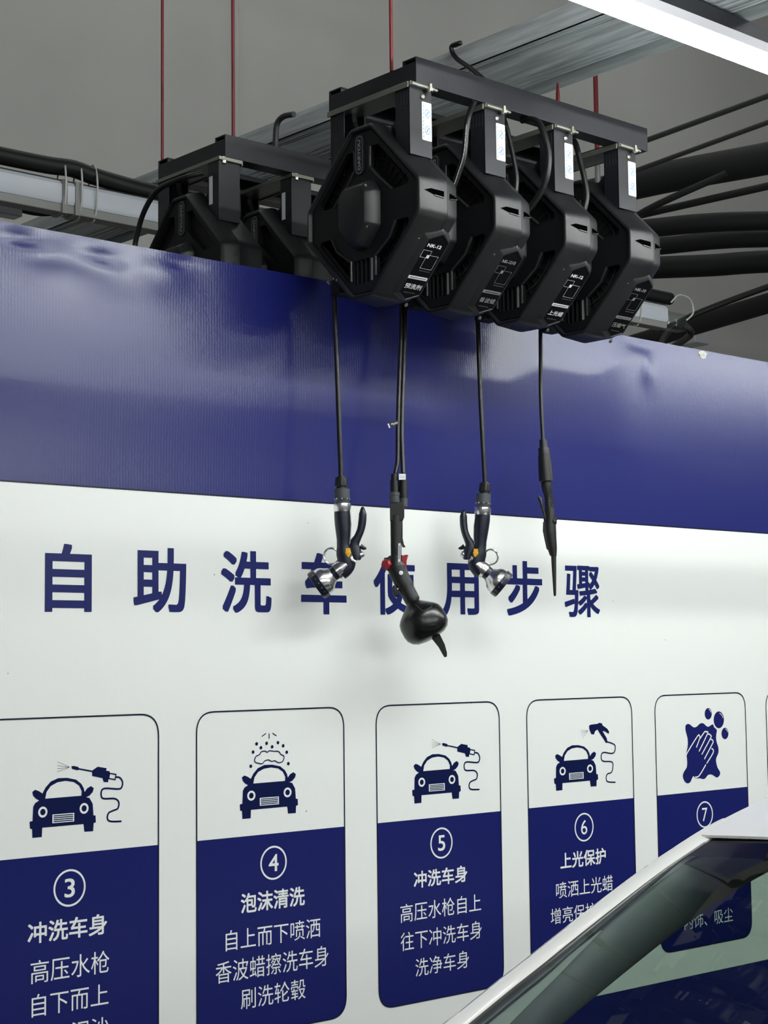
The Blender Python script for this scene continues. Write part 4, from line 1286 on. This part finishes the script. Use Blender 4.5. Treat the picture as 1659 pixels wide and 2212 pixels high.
# ================================================================ black ducts and cables at the right
DUCTS = [([(6.52, 3.45, 4.14), (6.787, 2.253, 4.2), (6.953, 1.518, 4.2), (7.15, 0.6, 4.2)], 0.082, 'thickest black insulated duct, the highest one right of the front rack'),
         ([(7.30, 3.30, 4.2), (7.573, 2.789, 4.2), (7.724, 2.517, 4.2), (7.975, 2.247, 4.2), (8.6, 1.7, 4.2)], 0.056, 'second black duct from the top behind the right front reel'),
         ([(7.60, 3.60, 4.2), (7.946, 3.041, 4.2), (8.102, 2.739, 4.2), (8.318, 2.492, 4.2), (9.0, 1.9, 4.2)], 0.054, 'third black duct from the top behind the right front reel'),
         ([(8.00, 3.85, 4.2), (8.39, 3.402, 4.2), (8.621, 3.134, 4.2), (8.816, 2.848, 4.2), (9.5, 2.1, 4.2)], 0.072, 'lowest thick black duct behind the right front reel'),
         ([(6.99, 2.67, 4.0), (6.668, 2.083, 4.0), (6.757, 1.631, 4.11)], 0.018, 'thin black cable slanting up to the highest duct'),
         ([(6.624, 3.32, 4.0), (6.718, 2.124, 4.0), (6.783, 1.405, 4.0), (6.854, 0.56, 4.0)], 0.019, 'thin straight black cable just below the slanting one'),
         ([(8.75, 4.75, 3.75), (8.473, 3.719, 3.75), (8.1, 2.354, 3.75), (7.7, 0.9, 3.75)], 0.060, 'black pipe low at the right just above the banner edge')]
for pts, r, l in DUCTS:
    c0 = Vector(pts[1])
    o = MB().tube(smooth_path(pts, 6), r, 18).build('duct' if r > 0.05 else 'cable', M['duct'], off=c0)
    tag(o, l, 'duct' if r > 0.05 else 'cable', 'black ducts and cables at the right')
o = MB().box((10.50, 4.74, 4.16), (10.68, 5.0, 4.29)).build('junction_box', M['alu'], off=(10.6, 4.87, 4.16), bevel=0.01)
tag(o, 'small white box on the far wall near the right edge', 'junction box')
o = MB().tube(smooth_path([(6.20, 1.5, 3.25), (6.32, 1.55, 3.22), (6.9, 2.2, 3.30), (7.6, 2.6, 3.62), (7.98, 2.15, 3.83), (8.0, 1.9, 3.86), (7.9, 1.5, 3.83)], 8), 0.018, 10).build('cable', M['cable'], off=(6.2, 1.5, 3.25))
tag(o, 'black cable running from the unlit lamp end to the low pipe', 'cable')

# ================================================================ lamps
def batten(x0, x1, y, z, m, label, group, w=0.042):
    root = thing('led_batten', label, 'lamp', ((x0 + x1) / 2, y, z + 0.05), 0, group)
    off = root.location.copy()
    prof = [(-w / 2, 0.026), (-w / 2, 0.010), (-w / 2 + 0.006, 0.002), (0, 0.0), (w / 2 - 0.006, 0.002), (w / 2, 0.010), (w / 2, 0.026)]
    MB().prism(prof, lambda p: (x0 + 0.012, y + p[0], z + p[1]), lambda p: (x1 - 0.012, y + p[0], z + p[1])).build('diffuser', m, root, off, smooth=30)
    MB().box((x0 + 0.012, y - w / 2 - 0.004, z + 0.0265), (x1 - 0.012, y + w / 2 + 0.004, z + 0.052)).build('lamp_housing', M['alu'], root, off, bevel=0.003)
    for xa, xb in ((x0, x0 + 0.012), (x1 - 0.012, x1)):
        MB().box((xa, y - w / 2 - 0.003, z - 0.001), (xb, y + w / 2 + 0.003, z + 0.052)).build('end_cap', M['alu'], root, off, bevel=0.002)
    return root


LY, LZ = -1.21, 3.0
batten(2.395, 4.80, LY, LZ, M['led'], 'bright lit LED batten crossing the top right corner', 'lit LED battens')
batten(4.83, 7.2, LY, LZ, M['led'], 'lit LED batten continuing the bright one beyond the right edge', 'lit LED battens')
FILL_ROWS = [(-2.6, -0.2, -4.4, 'left end of the first lamp row'), (0.2, 2.6, -4.4, 'middle of the first lamp row'), (3.0, 5.4, -4.4, 'right end of the first lamp row'),
        (-1.0, 1.4, -7.4, 'left end of the second lamp row'), (1.8, 4.2, -7.4, 'middle of the second lamp row'), (4.6, 7.0, -7.4, 'right end of the second lamp row')]
for xa, xb, yy, l in FILL_ROWS:  # added fill lamps out of view, evening the light on the banner
    batten(xa, xb, yy, 3.3, M['led_fill'], 'added unseen fill batten behind the camera, ' + l, 'lit LED battens', 0.06)
o = MB().box((0.2, -0.790, 3.334), (9.0, -0.742, 3.374)).build('lamp_rail', M['steel'], off=(4.6, -0.77, 3.334), smooth=0)
tag(o, 'black rail running along just above the bright lit batten', 'rail')

for xa, xb, l in ((0.6, 3.0, 'left one above the car'), (3.3, 5.7, 'right one above the car')):  # added lamps out of view, brightening the car roof
    batten(xa, xb, -2.6, 4.3, M['led_fill'], 'added unseen LED batten brightening the parked car, ' + l, 'lit LED battens', 0.06)
for xa, xb, l in ((0.5, 3.5, 'left end'), (4.5, 7.5, 'middle'), (8.5, 11.5, 'right end')):  # added lamps out of view, brightening the far wall
    batten(xa, xb, 2.6, 7.45, M['led_rear_fill'], 'added unseen LED batten brightening the rear bay, ' + l, 'lit LED battens', 0.06)

# unlit batten beyond the banner
uy = 1.5
root = thing('unlit_batten', 'long unlit batten lamp behind the racks, left end in view', 'lamp', (3.5, uy, 3.24))
off = root.location.copy()
MB().prism([(-0.03, 0.0), (-0.036, 0.012), (-0.036, 0.064), (-0.026, 0.078), (0.03, 0.078), (0.03, 0.0)], lambda p: (0.9, uy + p[0], 3.236 + p[1]), lambda p: (6.05, uy + p[0], 3.236 + p[1])).build('diffuser', M['lampwhite'], root, off, smooth=30)
MB().box((0.9, uy - 0.030, 3.206), (6.05, uy + 0.03, 3.236)).build('lamp_body', M['lampgrey'], root, off, bevel=0.003)
MB().box((0.9, uy - 0.028, 3.314), (6.05, uy + 0.028, 3.318)).build('lamp_channel', M['cable'], root, off, smooth=0)
MB().box((6.05, uy - 0.036, 3.212), (6.20, uy + 0.034, 3.292)).build('clear_end_cap', M['clear'], root, off, bevel=0.01)
for xx in (2.855, 2.905):
    MB().box((xx - 0.010, uy - 0.040, 3.202), (xx + 0.010, uy + 0.034, 3.318)).build('joint_clip', M['lampgrey'], root, off, bevel=0.001)
mb = MB()
pts = [(0.9, 1.5, 3.345), (2.2, 1.5, 3.352), (2.62, 1.495, 3.350), (2.80, 1.49, 3.350), (2.90, 1.49, 3.356), (3.0, 1.49, 3.344), (3.2, 1.495, 3.335), (3.45, 1.495, 3.3335), (3.8, 1.5, 3.335), (5.9, 1.5, 3.345), (6.06, 1.5, 3.345)]
mb.tube([q + Vector((0, 0, 0.014)) for q in smooth_path(pts, 6)], 0.030, 12)
o = mb.build('wrapped_cable', M['cable'], off=(3.0, 1.5, 3.34))
tag(o, 'thick black cable bundle lying along the top of the unlit lamp', 'cable')
for i_, (xx, l) in enumerate(((2.862, 'white cable tie at the lamp joint, leftmost of the ties'), (2.925, 'white cable tie just right of the lamp joint'), (2.985, 'white cable tie farthest from the lamp joint on the left'), (5.86, 'white cable tie near the clear right end of the unlit lamp'))):
    loop = [(xx + 0.01 * math.cos(a * 1.0), uy - 0.003 + 0.046 * math.cos(a), 3.300 + 0.100 * math.sin(a)) for a in [2 * PI * j / 28 for j in range(28)]]
    o = MB().tube(loop, 0.0035, 6, closed=True).build('cable_tie', M['tie'], off=(xx, uy, 3.3))
    tag(o, l, 'cable tie', 'white cable ties on the unlit lamp')
o = MB().tube(smooth_path([(6.07, 1.46, 3.33), (6.12, 1.45, 3.37), (6.20, 1.45, 3.36), (6.22, 1.45, 3.30), (6.18, 1.46, 3.26)], 6), 0.004, 6).build('loose_wire', M['tie'], off=(6.1, 1.46, 3.3))
tag(o, 'thin loose white wire loop at the right end of the unlit lamp', 'wire')
root = thing('lamp_driver', 'small grey box with a black lead at the left edge', 'box', (2.55, uy + 0.4, 3.28))
MB().box((2.20, uy + 0.3, 3.265), (2.885, uy + 0.36, 3.335)).build('box_body', M['alu'], root, root.location, bevel=0.004)
MB().tube(smooth_path([(2.885, uy + 0.33, 3.30), (3.0, uy + 0.33, 3.305), (3.12, uy + 0.2, 3.33), (3.16, uy + 0.055, 3.35)], 6), 0.012, 8).build('lead', M['cable'], root, root.location)

# ================================================================ white car
YC, YW = -2.30, -1.60                         # centre line, outer edge of the far windscreen pillar
car = thing('car', 'white car parked in front of the banner, windscreen and roof edge showing', 'car', (2.5, YC, 0.0))
CO = car.location.copy()
EDGE = [(1.22, 0.935), (1.38, 1.030), (1.53, 1.112), (1.674, 1.1818), (1.80, 1.2428), (1.9354, 1.2985), (2.083, 1.3555), (2.17, 1.3850), (2.257, 1.4120), (2.347, 1.4340), (2.439, 1.4520), (2.60, 1.478), (2.85, 1.500), (3.2, 1.508), (3.6, 1.488), (4.0, 1.43)]
ED = [(p.x, p.z) for p in smooth_path([(x, 0, z) for x, z in EDGE], 5)]


def edge_y(x, z):
    """Outer edge leans inwards with height."""
    return YW + max(0.0, (1.25 - z)) * 0.22


def epts(dy, dz, x0, x1):
    return [Vector((x, edge_y(x, z) - dy, z + dz)) for x, z in ED if x0 - 1e-6 <= x <= x1 + 1e-6]


def mirror(p):
    return Vector((p.x, 2 * YC - p.y, p.z))


XT = 2.215                                     # top of the windscreen
for side, fn in (('far', lambda p: p), ('near', mirror)):
    a0 = [fn(p) for p in epts(0.0, 0.0, 1.2, 2.30)]
    a1 = [fn(p) for p in epts(0.014, 0.006, 1.2, 2.30)]
    a2 = [fn(p) for p in epts(0.041, 0.000, 1.2, 2.30)]
    a3 = [fn(p) for p in epts(0.036, -0.060, 1.2, 2.30)]
    a4 = [fn(p) for p in epts(-0.012, -0.055, 1.2, 2.30)]
    MB().loft([list(r) for r in zip(a0, a1, a2, a3, a4)]).build('windscreen_pillar', M['paint'], car, CO, smooth=60)
    b0 = [fn(p) for p in epts(0.0412, 0.001, 1.2, XT)]
    b1 = [fn(p) for p in epts(0.048, 0.001, 1.2, XT)]
    b2 = [fn(p) for p in epts(0.056, -0.006, 1.2, XT)]
    b3 = [fn(p) for p in epts(0.050, -0.020, 1.2, XT)]
    n_ = len(b0)
    # the seal narrows towards the roof
    def nar(L, i):
        t = i / (n_ - 1)
        q = max(0.25, min(1.0, (1 - t) * 2.2))
        return b0[i] + (L[i] - b0[i]) * q
    MB().loft([[nar(b0, i), nar(b1, i), nar(b2, i), nar(b3, i)] for i in range(n_)]).build('windscreen_seal', M['gasket'], car, CO, smooth=60)

# windscreen, a curved sheet between the two pillars
g0 = epts(0.046, 0.0, 1.2, XT + 0.012)
NU = 24
rows = []
for i, p in enumerate(g0):
    row = []
    for j in range(NU + 1):
        u = -1 + 2 * j / NU
        y = YC + (p.y - YC) * u
        bul = (1 - u * u)
        t = i / (len(g0) - 1)
        row.append((p.x - 0.10 * bul * (1 - 0.55 * t), y, p.z + 0.022 * bul))
    rows.append(row)
ws = MB()
vs = [q for r in rows for q in r]
fs = [(i * (NU + 1) + j, i * (NU + 1) + j + 1, (i + 1) * (NU + 1) + j + 1, (i + 1) * (NU + 1) + j) for i in range(len(rows) - 1) for j in range(NU)]
ws.add(vs, fs)
nr = len(rows) - 1
for fi in range(len(ws.f)):
    if fi // NU >= nr - 4:
        ws.m[fi] = 1
ws.build('windscreen', [M['windscreen'], M['shade_band']], car, CO, smooth=80, recalc=False)

# roof
rr = [p for p in epts(0.012, 0.0035, XT, 4.05)]
mb = MB()
rows = []
for i, p in enumerate(rr):
    row = []
    for j in range(NU + 1):
        u = -1 + 2 * j / NU
        bul = (1 - u * u)
        t = min(1.0, (p.x - XT) / 0.35)
        dip = -0.006 * t * math.exp(-((abs(u) - 0.90) / 0.04) ** 2)
        row.append((p.x - 0.045 * bul * (1 - t), YC + (p.y - YC) * u, p.z + 0.022 * bul + 0.012 * bul * t + dip))
    rows.append(row)
vs = [q for r in rows for q in r]
fs = [(i * (NU + 1) + j, i * (NU + 1) + j + 1, (i + 1) * (NU + 1) + j + 1, (i + 1) * (NU + 1) + j) for i in range(len(rows) - 1) for j in range(NU)]
mb.add(vs, fs)
under = [(x, y, z - 0.004) for x, y, z in vs]
mb.add(under, [tuple(reversed(f)) for f in fs])
n1 = NU + 1
nvt = len(vs)
rim = [j for j in range(n1)] + [i * n1 + NU for i in range(1, len(rows))] + [(len(rows) - 1) * n1 + j for j in reversed(range(NU))] + [i * n1 for i in reversed(range(1, len(rows) - 1))]
for a, b in zip(rim, rim[1:] + rim[:1]):
    mb.f.append([a, b, nvt + b, nvt + a])
    mb.m.append(0)
mb.build('roof_panel', M['paint'], car, CO, smooth=50)

# inner lining of the far and near windscreen pillars
for fn in (lambda p: p, mirror):
    ins = epts(0.0365, -0.012, 1.2, 2.42)
    rings = []
    for i, p in enumerate(ins):
        t = (p.x - 1.2) / 1.1
        wv_ = 0.094 + 0.010 * t
        nx_, nz_ = 0.52, -0.85
        ring = []
        for j in range(9):
            a = PI * j / 8
            s = (1 - math.cos(a)) / 2
            ring.append(fn(Vector((p.x + nx_ * s * wv_ * 1.1, p.y - 0.030 * math.sin(a) + 0.03 * s, p.z + nz_ * s * wv_ * 1.1))))
        rings.append(ring)
    MB().loft(rings, cap=False).build('pillar_lining', M['trim'], car, CO, smooth=80)
    edge_in = epts(0.052, -0.010, 1.2, 1.95)  # pale wedge: windscreen reflection painted as a strip on the lining
    MB().loft([[fn(p), fn(p + Vector((0.55, -0.35, -0.75)) * 0.075 * max(0.02, (1.95 - p.x) / 0.75))] for p in edge_in], cap=False).build('reflection_wedge', M['reflection_pale'], car, CO, smooth=80, recalc=False)

# side windows and upper frames
def side_pts(xs_, z_fn):
    return [(x, z_fn(x)) for x in xs_]


def zed(x):
    for (xa, za), (xb, zb) in zip(ED, ED[1:]):
        if xa <= x <= xb:
            return za + (zb - za) * (x - xa) / (xb - xa)
    return ED[-1][1]


BELT = 0.93
for fn in (lambda p: p, mirror):
    def sp(x, z, d=0.0):
        return fn(Vector((x, YW + (1.25 - z) * 0.30 + 0.01 - d, z)))
    outer = [(1.30, BELT)] + [(x, zed(x) - 0.012) for x in (1.40, 1.6, 1.8, 2.0, 2.2, 2.4, 2.6, 2.9, 3.2, 3.5, 3.8, 4.0)] + [(4.25, BELT)]
    inner1 = [(1.56, BELT + 0.012)] + [(x, zed(x) - 0.105 - 0.006 * (x - 1.6)) for x in (1.75, 1.95, 2.15, 2.35, 2.55, 2.8, 2.95)] + [(2.98, BELT + 0.012)]
    inner2 = [(3.08, BELT + 0.012), (3.06, zed(3.06) - 0.11), (3.4, zed(3.4) - 0.115), (3.7, zed(3.7) - 0.13), (3.98, BELT + 0.012)]
    MB().holed(outer, [inner1[::-1], inner2[::-1]], lambda p: sp(p[0], p[1], 0.000), lambda p: sp(p[0], p[1], 0.016)).build('window_frame', [M['interior']], car, CO, smooth=0)
    for inn in (inner1, inner2):
        MB().flat([inn], lambda p: sp(p[0], p[1], 0.008)).build('side_window', M['sideglass'], car, CO, smooth=0, recalc=False)
    MB().loft([[sp(x, zed(x) - 0.004, -0.004), sp(x, zed(x) - 0.03, -0.004), sp(x, zed(x) - 0.03, 0.02), sp(x, zed(x) - 0.004, 0.02)] for x in [2.25 + 0.1 * i for i in range(18)]]).build('roof_rail', M['paint'], car, CO, smooth=40)
MB().flat([[(-0.60, 0.95), (0.60, 0.95), (0.52, 1.36), (-0.52, 1.36)]], lambda p: (4.05 + (1.36 - p[1]) * 1.1, YC + p[0], p[1])).build('rear_window', M['sideglass'], car, CO, smooth=0)

# lower body
secs = [(0.46, 0.62, 0.60, 0.30), (0.50, 0.72, 0.68, 0.24), (0.62, 0.80, 0.76, 0.20), (0.95, 0.87, 0.86, 0.19), (1.25, 0.89, 0.925, 0.19), (1.45, 0.895, 0.93, 0.19), (2.3, 0.90, 0.93, 0.19),
        (3.3, 0.90, 0.935, 0.19), (4.2, 0.88, 0.935, 0.20), (4.75, 0.82, 0.90, 0.24), (4.92, 0.70, 0.80, 0.32)]
rings = []
for x, w_, zt, zb in secs:
    h_ = zt - zb
    half = [(0.0, zt + 0.015), (w_ * 0.55, zt + 0.010), (w_ * 0.80, zt - 0.005), (w_ * 0.93, zt - 0.05), (w_ * 0.985, zt - h_ * 0.28), (w_, zt - h_ * 0.45), (w_ * 0.985, zb + h_ * 0.22), (w_ * 0.94, zb)]
    ring = [(x, YC + y, z) for y, z in half] + [(x, YC - y, z) for y, z in reversed(half[1:])]
    rings.append(ring)
MB().loft(rings).build('body_shell', M['paint'], car, CO, smooth=50)
MB().box((1.50, YC - 0.72, 0.90), (4.0, YC + 0.72, 0.953)).build('cabin_floor', M['interior'], car, CO, smooth=0)
MB().box((1.55, YC - 0.62, 0.935), (1.85, YC + 0.62, 0.985)).build('dashboard', M['interior'], car, CO, bevel=0.02)
for yy in (YC - 0.36, YC + 0.36):
    MB().loft([[(2.95 + s * 0.10, yy - 0.2 + s * 0.03, 0.95 + s * 0.18), (2.95 + s * 0.10, yy + 0.2 - s * 0.03, 0.95 + s * 0.18), (3.07 + s * 0.08, yy + 0.2 - s * 0.03, 0.95 + s * 0.18), (3.07 + s * 0.08, yy - 0.2 + s * 0.03, 0.95 + s * 0.18)] for s in (0, 0.5, 1)]).build('seat', M['interior'], car, CO, bevel=0.02)
for x in (1.25, 4.05):
    for sgn_ in (-1, 1):
        wl_ = MB().lathe((x, YC + sgn_ * 0.70, 0.315), (0, sgn_, 0), [(0, 0.22), (0.0, 0.30), (0.02, 0.315), (0.19, 0.315), (0.205, 0.30), (0.205, 0.22), (0.17, 0.20)], 36, 0)
        wh = wl_.build('wheel', M['tyre'], car, CO, smooth=40)
        MB().lathe((x, YC + sgn_ * 0.87, 0.315), (0, sgn_, 0), [(0, 0.2), (0.02, 0.2), (0.03, 0.18), (0.015, 0.05), (0.03, 0.03)], 24).build('wheel_rim', M['alu'], wh, CO, smooth=40)
